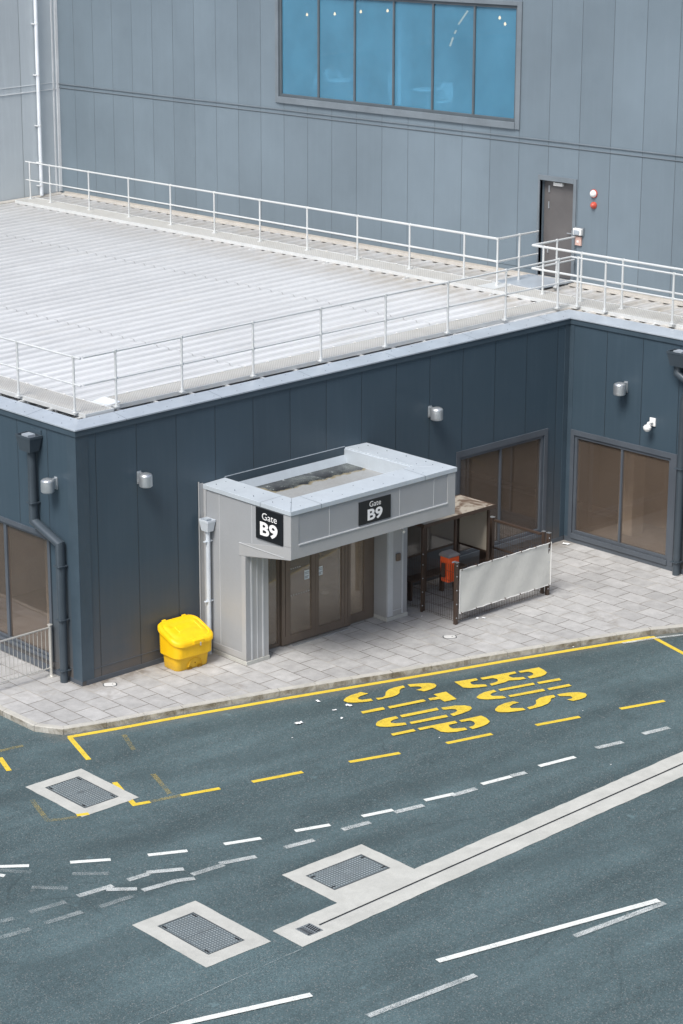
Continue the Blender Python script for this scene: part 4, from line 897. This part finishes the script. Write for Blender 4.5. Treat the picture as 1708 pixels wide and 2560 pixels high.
# yellow grit bin
BC=(2.27,-.42,0); gb=thing('grit_bin','bright yellow plastic grit bin with a sloping lid on the pavement','grit bin',(2.27,-.42,0))
ang=math.radians(-2)
def rr(w,d,cy,z0,zs,r,n=6,zf=None):
    # rounded rectangle ring; zs adds slope along y
    pts=[]; hw=w/2;hd=d/2
    for (sx,sy,a0) in ((1,-1,-90),(1,1,0),(-1,1,90),(-1,-1,180)):
        for k in range(n+1):
            a=math.radians(a0+90*k/n); x=sx*(hw-r)+r*math.cos(a); y=cy+sy*(hd-r)+r*math.sin(a); z=z0+zs*(y+.33)/.66
            c,s=math.cos(ang),math.sin(ang); pts.append((BC[0]+x*c-y*s,BC[1]+x*s+y*c,z))
    return pts
S=.24
mb=MB(); mb.loft([rr(.78,.46,.01,0,0,.10),rr(.81,.49,.01,.02,0,.12),rr(.84,.53,.0,.29,.0,.12),rr(.84,.53,.0,.31,.0,.12)]); body=obj('base',mb,M['binyellow'],gb,smooth=True)
mb=MB(); mb.loft([rr(.90,.62,.0,.285,.0,.13),rr(.925,.645,.0,.295,.0,.14),rr(.94,.66,.0,.42,S*.5,.15),rr(.95,.67,0,.56,S,.16)]); tub=obj('tub',mb,M['binyellow'],gb,smooth=True)
mb=MB(); ZL=.055; mb.loft([rr(.98,.70,0,.485+ZL,S,.18),rr(1.02,.74,0,.50+ZL,S,.20),rr(1.02,.74,0,.555+ZL,S,.20),rr(.985,.705,0,.585+ZL,S,.20),rr(.89,.61,0,.595+ZL,S,.17),rr(.85,.57,0,.582+ZL,S,.15),rr(.82,.54,0,.585+ZL,S,.15),rr(.76,.48,0,.612+ZL,S,.13),rr(.62,.36,0,.615+ZL,S,.08),rr(.60,.34,0,.605+ZL,S,.08),rr(.42,.18,0,.608+ZL,S,.03),rr(.40,.16,0,.622+ZL,S,.03),rr(.02,.02,0,.624+ZL,S,.005)])
lid=obj('lid',mb,M['binyellow'],gb,smooth=True)
def bl(x,y,z):
    c,s=math.cos(ang),math.sin(ang); return (BC[0]+x*c-y*s,BC[1]+x*s+y*c,z)
def bbox(mb,x0,x1,y0,y1,z0,z1,sl=0):
    vs=[bl(x,y,z+sl*(y+.33)/.66) for z in (z0,z1) for y in (y0,y1) for x in (x0,x1)]; return mb.add(vs,[(0,2,3,1),(4,5,7,6),(0,1,5,4),(2,6,7,3),(0,4,6,2),(1,3,7,5)])
obj('hasp',bbox(MB(),-.09,.17,-.385,-.30,.565,.652,S),M['binyellow'],lid,bevel=.012); obj('lock',bbox(MB(),.06,.085,-.398,-.38,.53,.60,S),M['alu'],lid,bevel=.004)
mb=MB()
for x in (-.26,.24): bbox(mb,x-.05,x+.05,.32,.375,.60,.655,S)
obj('hinge',mb,M['binyellow'],lid,bevel=.01)
mb=MB(); mb.add([bl(.03+.185*math.cos(a),-.262-.012*math.sin(a)*0,.06+.17*math.sin(a)) for a in [PI*k/14 for k in range(15)]]+[bl(.03+.165*math.cos(a),-.272,.06+.15*math.sin(a)) for a in [PI*k/14 for k in range(15)]]+[bl(.03+.185*math.cos(a),-.20,.06+.17*math.sin(a)) for a in [PI*k/14 for k in range(15)]],[(k,k+1,16+k,15+k) for k in range(14)]+[(30+k,31+k,k+1,k) for k in range(14)])
obj('hatch_rim',mb,M['binyellow'],body,smooth=True)
mb=MB(); bbox(mb,-.15,-.05,-.26,-.15,0,.045); bbox(mb,.10,.20,-.26,-.15,0,.05); bbox(mb,.02,.045,-.2645,-.25,.11,.125); obj('foot_slot',mb,M['slotdark'],body)

# small covers in the pavement
def stop(x,y,a,label):
    t=thing('stopcock_cover',label,'cover',(x,y,0)); mb=MB(); c,s=math.cos(a),math.sin(a)
    pts=[]; 
    for k in range(20):
        q=2*PI*k/20; u=.12*math.copysign(abs(math.cos(q))**.6,math.cos(q)); v=.085*math.copysign(abs(math.sin(q))**.6,math.sin(q)); pts.append((x+u*c-v*s,y+u*s+v*c))
    mb.prism(pts,-.01,.009); obj('lid',mb,M['cover'],t,tri=True,bevel=.003)
    obj('frame',MB().prism([(x+(p[0]-x)*1.18,y+(p[1]-y)*1.18) for p in pts],-.01,.004),M['iron'],t,tri=True)
    obj('keyhole',MB().box(x+.05*c-.012,x+.05*c+.012,y+.05*s-.012,y+.05*s+.012,.008,.0105),M['dark'],t)
stop(.46,-.27,math.radians(-35),'pale oval cover in the pavement between the building corner and the bin'); stop(7.30,-2.74,math.radians(-35),'pale oval cover in the pavement in front of the porch right column')

# smoking enclosure: mesh fence, banner, shelter, red bin
t=thing('mesh_fence','brown welded mesh fence enclosing the smoking shelter','fence',(7.95,-2.3,0))
FX0,FX1,FY=7.93,10.70,-2.30
for (x,y,h,w) in ((FX0,FY,1.34,.035),(7.97,-1.30,1.86,.022),(7.97,-.1,1.86,.022),(FX1,FY,1.38,.035),(FX1,FY+.14,1.38,.03),(10.62,-.78,1.40,.045),(10.62,-.52,1.40,.045)):
    obj('post',MB().box(x-w,x+w,y-w,y+w,0,h),M['brown'],t,bevel=.004)
    obj('cap',MB().box(x-w-.004,x+w+.004,y-w-.004,y+w+.004,h,h+.012),M['alu'],t)
mb=MB()
for (x,y) in ((FX0,FY),(FX1,FY),(7.97,-1.3)):
    for z in (.15,.45,.75,1.05,1.28): mb.lathe([(.01,-.01),(.014,0),(.01,.01)],(x-.02,y-.038,z),8)
obj('bolt',mb,M['alu'],t)
def mesh_panel(a,b,z0,z1,sp=.05):
    mb=MB(); a=Vector(a);b=Vector(b); l=(b-a).length; n=int(l/sp); r=.0028
    for k in range(n+1):
        p=a.lerp(b,k/n); mb.box(p.x-r,p.x+r,p.y-r,p.y+r,z0,z1)
    z=z0+.04
    while z<z1:
        d=(b-a).normalized()
        if abs(d.x)>.5: mb.box(a.x,b.x,a.y-r*2,a.y-r,z-r,z+r)
        else: mb.box(a.x-r*2,a.x-r,a.y,b.y,z-r,z+r)
        z+=.2
    obj('mesh_panel',mb,M['brown'],t)
mesh_panel((FX0,FY),(FX1,FY),.05,1.25); mesh_panel((7.97,FY+.05),(7.97,-1.32),.05,1.25); mesh_panel((7.97,-1.28),(7.97,-.12),.05,1.25); mesh_panel((10.66,FY+.2),(10.66,-.82),.05,1.30)
mb=MB(); mb.box(10.63,10.69,FY+.17,-.825,1.31,1.35).box(10.63,10.69,FY+.17,-.825,.70,.72).box(10.57,10.67,-.735,-.565,.05,1.36); obj('gate_rail',mb,M['brown'],t)
obj('gate_reader',MB().box(10.545,10.57,-.70,-.61,.95,1.15),M['fixwhite'],t,bevel=.006)
# banner tied to the front of the fence
bn=MB(); nx,nzz=40,16; vs=[];fs=[]
x0,x1=FX0+.05,FX1+.03
for i in range(nx+1):
    for k in range(nzz+1):
        u=i/nx; v=k/nzz; x=x0+(x1-x0)*u
        sag=.012*math.sin(u*PI*8)**2; z=.235+(1.185-.235)*v+(sag if v==0 else -sag if v==1 else 0)
        y=FY-.045-.010*math.sin(u*9+v*3)-.006*math.sin(u*23-v*5)-.010*math.exp(-((u*3-v)*3)**2)
        vs.append((x,y,z))
for i in range(nx):
    for k in range(nzz):
        a=i*(nzz+1)+k; fs.append((a,a+nzz+1,a+nzz+2,a+1))
bn.add(vs,fs); T=thing('banner','blank off white banner tied along the front of the mesh fence','banner',((x0+x1)/2,FY-.05,.7))
obj('cloth',bn,M['banner'],T,smooth=True)
mb=MB(); mb.tube([(x0+(x1-x0)*k/20,FY-.055,1.185-.012*math.sin(k/20*PI*8)**2) for k in range(21)],.008,6).tube([(x0+(x1-x0)*k/20,FY-.055,.235+.012*math.sin(k/20*PI*8)**2) for k in range(21)],.008,6).tube([(x1,FY-.055,.235),(x1,FY-.055,1.185)],.008,6).tube([(x0,FY-.055,.235),(x0,FY-.055,1.185)],.008,6); obj('hem',mb,M['fixwhite'],T)
mb=MB()
for k in range(7):
    x=x0+.05+k*(x1-x0-.1)/6; mb.box(x-.006,x+.006,FY-.07,FY,1.16,1.20).box(x-.006,x+.006,FY-.07,FY,.22,.26)
obj('cable_tie',mb,M['brown'],T)
sh=thing('smoking_shelter','small flat roofed smoking shelter with a frosted end panel beside the porch','shelter',(9,-.85,0))
for (x,y) in ((8.05,-1.27),(8.97,-1.27),(9.97,-1.27),(8.05,-.42),(8.97,-.42),(9.97,-.42)): obj('post',MB().box(x-.025,x+.025,y-.025,y+.025,0,1.88),M['brown'],sh,bevel=.003)
mb=MB(); mb.box(7.95,10.06,-1.36,-.36,1.90,1.925); obj('roof',mb,M['shelterroof'],sh,bevel=.004)
mb=MB(); mb.box(7.95,10.06,-1.375,-1.36,1.86,1.935).box(7.95,10.06,-.36,-.345,1.86,1.935).box(10.06,10.075,-1.375,-.345,1.86,1.935).box(7.935,7.95,-1.375,-.345,1.86,1.935); obj('gutter_edge',mb,M['brown'],sh)
mb=MB(); mb.box(9.965,9.975,-1.24,-.45,.90,1.84); obj('end_panel',mb,M['polycarb'],sh)
for a,b in ((8.08,8.94),(9.0,9.94)): obj('back_panel',MB().box(a,b,-.425,-.415,.90,1.84),M['polyclear'],sh)
mb=MB(); mb.box(8.08,9.94,-.435,-.405,.86,.90).box(8.08,9.94,-.435,-.405,1.84,1.88).box(9.955,9.985,-1.24,-.45,.86,.90).box(9.955,9.985,-1.24,-.45,1.84,1.88); obj('panel_rail',mb,M['brown'],sh)
mb=MB(); mb.box(8.15,9.85,-.80,-.50,.46,.49)
obj('bench_seat',mb,M['brown'],sh,bevel=.004)
for x in (8.3,9.25,9.65): obj('bench_leg',MB().box(x-.03,x+.03,-.68,-.60,0,.46),M['brown'],sh)
rb=thing('litter_bin','red orange cigarette bin with a grey lid behind the fence corner post','litter bin',(8.17,-1.86,.78))
mb=MB(); b=[(8.05,-1.97),(8.32,-1.97),(8.32,-1.76),(8.05,-1.76)]; b2=[(8.03,-1.99),(8.34,-1.99),(8.34,-1.74),(8.03,-1.74)]
mb.loft([[(*p,.78) for p in b],[(*p,1.20) for p in b2],[(*p,1.33) for p in b2]]); obj('body',mb,M['red'],rb,bevel=.02)
mb=MB(); mb.loft([[(8.01,-2.01,1.33),(8.36,-2.01,1.33),(8.36,-1.72,1.33),(8.01,-1.72,1.33)],[(8.01,-2.01,1.36),(8.36,-2.01,1.36),(8.36,-1.72,1.38),(8.01,-1.72,1.38)],[(8.06,-1.96,1.40),(8.31,-1.96,1.40),(8.31,-1.77,1.43),(8.06,-1.77,1.43)]]); obj('lid',mb,M['binlid'],rb,bevel=.015)
obj('label_plate',MB().box(8.12,8.22,-1.998,-1.988,1.21,1.24),M['notice'],rb); obj('bracket',MB().box(7.99,8.03,-1.90,-1.82,.9,1.2),M['brown'],rb)

# paper litter
rnd=random.Random(11); LT=[(p[0],p[1],RD) for p in LITTER]+[(13.62,-.28,0),(8.51,-2.36,0),(8.62,-2.44,0),(7.75,-1.52,0),(4.9,-8.9,RD)]
LB=['white paper scrap nearest the yellow bay line by the letter S','folded white scrap left of the word STOP','bent white paper touching the letter S of STOP','small white scrap just left of the letter T','long flat paper piece lying left of the other scraps','tiny pale blue scrap left of the paper pieces','tiny white scrap below the letter P','white scrap against the kerb near the bay end','tiny white scrap below the word BUS','crumpled litter in the corner of front wall and wing','white litter at the foot of the fence corner','second white litter piece beside the fence corner','tiny litter by the porch right column','small white scrap on the dark road']
for k,(x,y,z) in enumerate(LT):
    s=(.10,.09,.13,.08,.16,.035,.03,.06,.025,.16,.10,.09,.05,.03)[k]; a=rnd.uniform(0,3)
    if k==2: a=-1.3
    if k==4: a=-.2
    mb=MB(); n=5; vs=[];fs=[]; hgt=rnd.uniform(.15,.35)*s
    for i in range(n):
        for j in range(3):
            u=(i/(n-1)-.5)*s; v=(j/2-.5)*s*.5; vs.append((x+u*math.cos(a)-v*math.sin(a),y+u*math.sin(a)+v*math.cos(a),z+.012+hgt*abs(math.sin(i*1.3+j+k))*.5))
    for i in range(n-1):
        for j in range(2): fs.append((i*3+j,i*3+j+3,i*3+j+4,i*3+j+1))
    mb.add(vs,fs); solo('paper_litter',mb,M['litter'],(x,y,z),LB[k],'litter','scraps of paper litter')

# ================================================================== LOUNGE SEEN THROUGH THE BLUE GLASS
FZ=8.5; X0=XF+1.6
def skinbody(name,verts,edges,radii,mat,parent,root=0,sub=1):
    org=Vector(parent_loc(parent)); me=bpy.data.meshes.new(name); me.from_pydata([tuple(Vector(v)-org) for v in verts],edges,[]); o=bpy.data.objects.new(name,me); COL.objects.link(o); o.parent=parent; _loc[o.name]=tuple(org)
    m=o.modifiers.new('skin','SKIN')
    for i,r in enumerate(radii):
        q=me.skin_vertices[0].data[i]; rr_=r if isinstance(r,tuple) else (r,r); q.radius=rr_; q.use_root=(i==root)
    m.use_smooth_shade=True; s=o.modifiers.new('sub','SUBSURF'); s.levels=sub; s.render_levels=sub; me.materials.append(mat); return o
def person(label,pos,face,pose,mt,ms,mh):
    t=thing('person',label,'person',pos); R=Matrix.Rotation(face,3,'Z'); P=Vector(pos)
    def W(v): return tuple(P+R@Vector(v))
    sit=pose=='sit'; hip=.50 if sit else .92
    lean=.06 if sit else .02
    J=dict(pel=(0,0,hip),wa=(.01,0,hip+.16),ch=(lean,0,hip+.36),ne=(lean+.01,0,hip+.53),he=(lean+.04,0,hip+.64),ht=(lean+.03,0,hip+.76))
    V=[];E=[];Rd=[];idx={}
    def ad(n,v,r,par=None):
        idx[n]=len(V); V.append(W(v)); Rd.append(r)
        if par: E.append((idx[par],idx[n]))
    def limbs(extra):
        for s in (-1,1):
            sh=(lean,s*.19,hip+.48)
            if sit: el=(lean+.12,s*.24,hip+.22); wr=(lean+.36,s*.12,hip+.20)
            else: el=(lean+.10,s*.25,hip+.22); wr=(lean+.30,s*.14,hip+.28)
            ad('sh%d'%s,sh,.055+extra,'ch'); ad('el%d'%s,el,.042+extra,'sh%d'%s); ad('wr%d'%s,wr,.028+extra,'el%d'%s)
            idx['_w%d'%s]=(wr)
            if sit: kn=(.45,s*.10,hip+.0); an=(.47,s*.10,.08); to=(.62,s*.11,.04)
            else: kn=(.06+.08*s,s*.11,.50); an=(.02+.16*s,s*.12,.08); to=(.15+.16*s,s*.13,.03)
            ad('hp%d'%s,(.02,s*.09,hip-.02),.085+extra,'pel'); ad('kn%d'%s,kn,.058+extra,'hp%d'%s); ad('an%d'%s,an,.040+extra,'kn%d'%s); ad('to%d'%s,to,.035,'an%d'%s)
    ad('pel',J['pel'],(.13,.10)); ad('wa',J['wa'],(.12,.09),'pel'); ad('ch',J['ch'],(.15,.10),'wa'); ad('ne',J['ne'],.052,'ch'); ad('he',J['he'],(.075,.085),'ne'); ad('ht',J['ht'],(.065,.075),'he')
    limbs(0); skinbody('body',V,E,Rd,M['skin'],t,0,2)
    wr=[idx['_w-1'],idx['_w1']]
    for w_ in wr:
        mb=MB(); w=Vector(w_); mb.tube([W(w),W(w+Vector((.04,0,-.005))),W(w+Vector((.085,0,-.01)))],[.026,.038,.036],8)
        for q,(dy,ln) in enumerate(((-.028,.065),(-.009,.075),(.010,.07),(.028,.055))):
            a=w+Vector((.08,dy,-.01)); mb.tube([W(a),W(a+Vector((ln*.55,0,-.008))),W(a+Vector((ln*.9,0,-.03)))],[.009,.008,.006],6)
        a=w+Vector((.02,-.03,0)); mb.tube([W(a),W(a+Vector((.03,-.025,-.01))),W(a+Vector((.06,-.03,-.02)))],[.011,.009,.007],6); obj('hand',mb,M['skin'],t,smooth=True)
    # clothes
    V=[];E=[];Rd=[]; idx.clear()
    ad('pel',(0,0,hip+.02),(.145,.115)); ad('wa',J['wa'],(.135,.105),'pel'); ad('ch',J['ch'],(.165,.115),'wa'); ad('nb',(lean,0,hip+.49),.07,'ch')
    for s in (-1,1):
        ad('s%d'%s,(lean,s*.19,hip+.48),.065,'ch'); e=(lean+.12,s*.24,hip+.22) if sit else (lean+.10,s*.25,hip+.22); w=Vector(wr[0 if s<0 else 1]); ad('e%d'%s,e,.054,'s%d'%s); ad('c%d'%s,tuple(Vector(e).lerp(w,.85)),.040,'e%d'%s)
    skinbody('shirt',V,E,Rd,ms,t,0,2)
    V=[];E=[];Rd=[]; idx.clear()
    ad('pel',(0,0,hip),(.15,.12))
    for s in (-1,1):
        if sit: kn=(.45,s*.10,hip); an=(.47,s*.10,.14)
        else: kn=(.06+.08*s,s*.11,.50); an=(.02+.16*s,s*.12,.14)
        ad('h%d'%s,(.02,s*.09,hip-.03),.10,'pel'); ad('k%d'%s,kn,.074,'h%d'%s); ad('a%d'%s,an,.060,'k%d'%s)
    skinbody('trousers',V,E,Rd,mt,t,0,2)
    h=Vector(J['he']); mb=MB(); prof=[(.078,-.02),(.094,.04),(.090,.09),(.066,.13),(.02,.148)]; c=W(h+Vector((-.015,0,.0))); mb.lathe(prof,c,16); obj('hair',mb,mh,t,smooth=True)
    mb=MB(); mb.tube([W(h+Vector((.075,0,.045))),W(h+Vector((.10,0,.012))),W(h+Vector((.078,0,.004)))],[.008,.014,.008],6)
    for s in (-1,1): mb.tube([W(h+Vector((0,s*.075,.03))),W(h+Vector((.0,s*.092,.02))),W(h+Vector((0,s*.078,-.01)))],[.008,.012,.007],6)
    obj('nose_and_ears',mb,M['skin'],t,smooth=True)
    mb=MB()
    for s in (-1,1): mb.lathe([(.004,-.007),(.009,0),(.004,.007)],W(h+Vector((.078,s*.032,.04))),8)
    mb.tube([W(h+Vector((.078,-.025,-.03))),W(h+Vector((.084,0,-.032))),W(h+Vector((.078,.025,-.03)))],.004,5)
    obj('eyes_and_mouth',mb,M['trousers'],t); return t
person('person in a pale top sitting at a lounge table behind the second pane',(X0,12.05,FZ),math.radians(-90),'sit',M['trousers'],M['shirt'],M['hair'])
person('grey haired person sitting at the lounge table behind the third pane',(X0+.1,10.95,FZ),math.radians(90),'sit',M['trousers'],M['bluewall'],M['haircut'])
person('person in white trousers standing behind the third pane',(X0+.6,10.25,FZ),math.radians(200),'stand',M['whitetrousers'],M['bluewall'],M['hair'])
def chair(label,x,y,rz):
    t=thing('lounge_chair',label,'chair',(x,y,FZ),'white lounge chairs behind the blue glass'); R=Matrix.Rotation(rz,3,'Z'); P=Vector((x,y,FZ))
    def W(v): return tuple(P+R@Vector(v))
    def shell(rows): 
        mb=MB(); vs=[];fs=[]
        for i,(cx,cz,w) in enumerate(rows):
            for j in range(5):
                u=(j/4-.5)*2; vs.append(W((cx+.05*u*u,u*w/2,cz+.02*u*u)))
        for i in range(len(rows)-1):
            for j in range(4): a=i*5+j; fs.append((a,a+1,a+6,a+5))
        mb.add(vs,fs); return mb
    s=obj('seat',shell([(.24,.44,.40),(.1,.43,.44),(-.12,.43,.44),(-.18,.46,.42)]),M['whitein'],t,smooth=True); s.modifiers.new('t','SOLIDIFY').thickness=.02
    b=obj('backrest',shell([(-.18,.46,.42),(-.23,.60,.40),(-.26,.75,.36),(-.28,.88,.28)]),M['whitein'],t,smooth=True); b.modifiers.new('t','SOLIDIFY').thickness=.02
    for sx in (-1,1):
        for sy in (-1,1): obj('leg',MB().tube([W((sx*.13,sy*.15,.43)),W((sx*.2,sy*.21,0))],[.016,.011],8),M['alu'],t)
chair('white shell lounge chair behind the leftmost blue pane',X0,13.42-.95,math.radians(60)); chair('white lounge chair near the grey haired person',X0+.7,11.55,math.radians(120)); chair('white lounge chair behind the fifth blue pane',X0,7.9,math.radians(200))
def table(label,x,y):
    t=thing('lounge_table',label,'table',(x,y,FZ),'small lounge tables behind the blue glass'); obj('tabletop',MB().lathe([(.36,.72),(.38,.73),(.38,.745),(.36,.755)],(x,y,FZ),28),M['whitein'],t); obj('stem',MB().lathe([(.22,0),(.21,.02),(.03,.04),(.03,.72)],(x,y,FZ),16),M['alu'],t,smooth=True)
table('small round lounge table between the two seated people',X0-.1,11.5); table('small round lounge table behind the fifth blue pane',X0-.2,8.25)
for k,(y,z) in enumerate(((12.94,10.88),(11.87,10.95),(10.89,11.05),(9.91,11.12),(6.06,11.12),(5.88,10.98))):
    x=XF+1.6; t=thing('pendant_lamp','small warm pendant bulb behind the '+('first','second','third','fourth','sixth','sixth')[k]+' blue pane'+(', upper left one' if k==4 else ', lower right one' if k==5 else ''),'pendant lamp',(x,y,z),'warm pendant bulbs in the lounge')
    obj('bulb',MB().lathe([(.008,-.04),(.026,-.028),(.032,-.005),(.02,.03),(.012,.045)],(x,y,z),14),M['bulb'],t,smooth=True); obj('flex',MB().tube([(x,y,z+.045),(x,y,11.9)],.006,6),M['trimdark'],t)
t=thing('ceiling_light_strip','slanting warm light strip on the lounge ceiling behind the fifth pane','light strip',(XF+2.2,7.4,11.4))
obj('strip',MB().tube([(XF+1.6,7.70,10.34),(XF+1.6,7.60,10.56)],.022,8).tube([(XF+1.6,7.55,10.66),(XF+1.6,7.50,10.74)],.022,8).tube([(XF+1.6,7.42,10.90),(XF+1.6,7.12,11.24)],.022,8),emit('warm_strip',(1,.5,.24),1.3),t)

# ================================================================== LIGHT AND CAMERA
SUN_EL=math.radians(54); SUN_AZ=math.radians(196)       # azimuth measured from +X, counter-clockwise: light comes from the far left
w=bpy.data.worlds.new('World'); SC.world=w; w.use_nodes=True; nt=w.node_tree; nt.nodes.clear()
sky=nt.nodes.new('ShaderNodeTexSky'); sky.sky_type='NISHITA'; sky.sun_disc=False; sky.sun_elevation=SUN_EL; sky.sun_rotation=PI/2-SUN_AZ; sky.air_density=1.0; sky.dust_density=3.5; sky.ozone_density=1.0
bg=nt.nodes.new('ShaderNodeBackground'); bg.inputs['Strength'].default_value=0.15; ou=nt.nodes.new('ShaderNodeOutputWorld')
hs=nt.nodes.new('ShaderNodeHueSaturation'); hs.inputs['Saturation'].default_value=.95
nt.links.new(sky.outputs[0],hs.inputs['Color']); nt.links.new(hs.outputs[0],bg.inputs[0]); nt.links.new(bg.outputs[0],ou.inputs[0])
sd=bpy.data.lights.new('sun','SUN'); sd.energy=3.6; sd.angle=math.radians(24); sd.color=(1,.985,.96); so=bpy.data.objects.new('sun',sd); COL.objects.link(so)
d=Vector((math.cos(SUN_EL)*math.cos(SUN_AZ),math.cos(SUN_EL)*math.sin(SUN_AZ),math.sin(SUN_EL))); so.rotation_euler=(-d).to_track_quat('-Z','Y').to_euler(); so.location=(-20,20,40)

cam=bpy.data.cameras.new('camera'); co=bpy.data.objects.new('camera',cam); COL.objects.link(co); SC.camera=co
r_=Vector((0.813758,-0.579899,-0.03893)); u_=Vector((0.189368,0.201217,0.961068)); f_=Vector((0.549488,0.789449,-0.273556))
co.matrix_world=Matrix(((r_.x,u_.x,-f_.x,-25.372994),(r_.y,u_.y,-f_.y,-33.638549),(r_.z,u_.z,-f_.z,16.518653),(0,0,0,1)))
cam.sensor_fit='VERTICAL'; cam.sensor_height=24; cam.lens=5764.59/2560*24; cam.shift_x=874.944/2560; cam.shift_y=-114.691/2560*1.0
cam.clip_start=.5; cam.clip_end=2000
SC.view_settings.view_transform='Standard'; SC.view_settings.look='None'; SC.view_settings.exposure=0; SC.view_settings.gamma=1
try: SC.cycles.max_bounces=8; SC.cycles.transparent_max_bounces=12
except Exception: pass
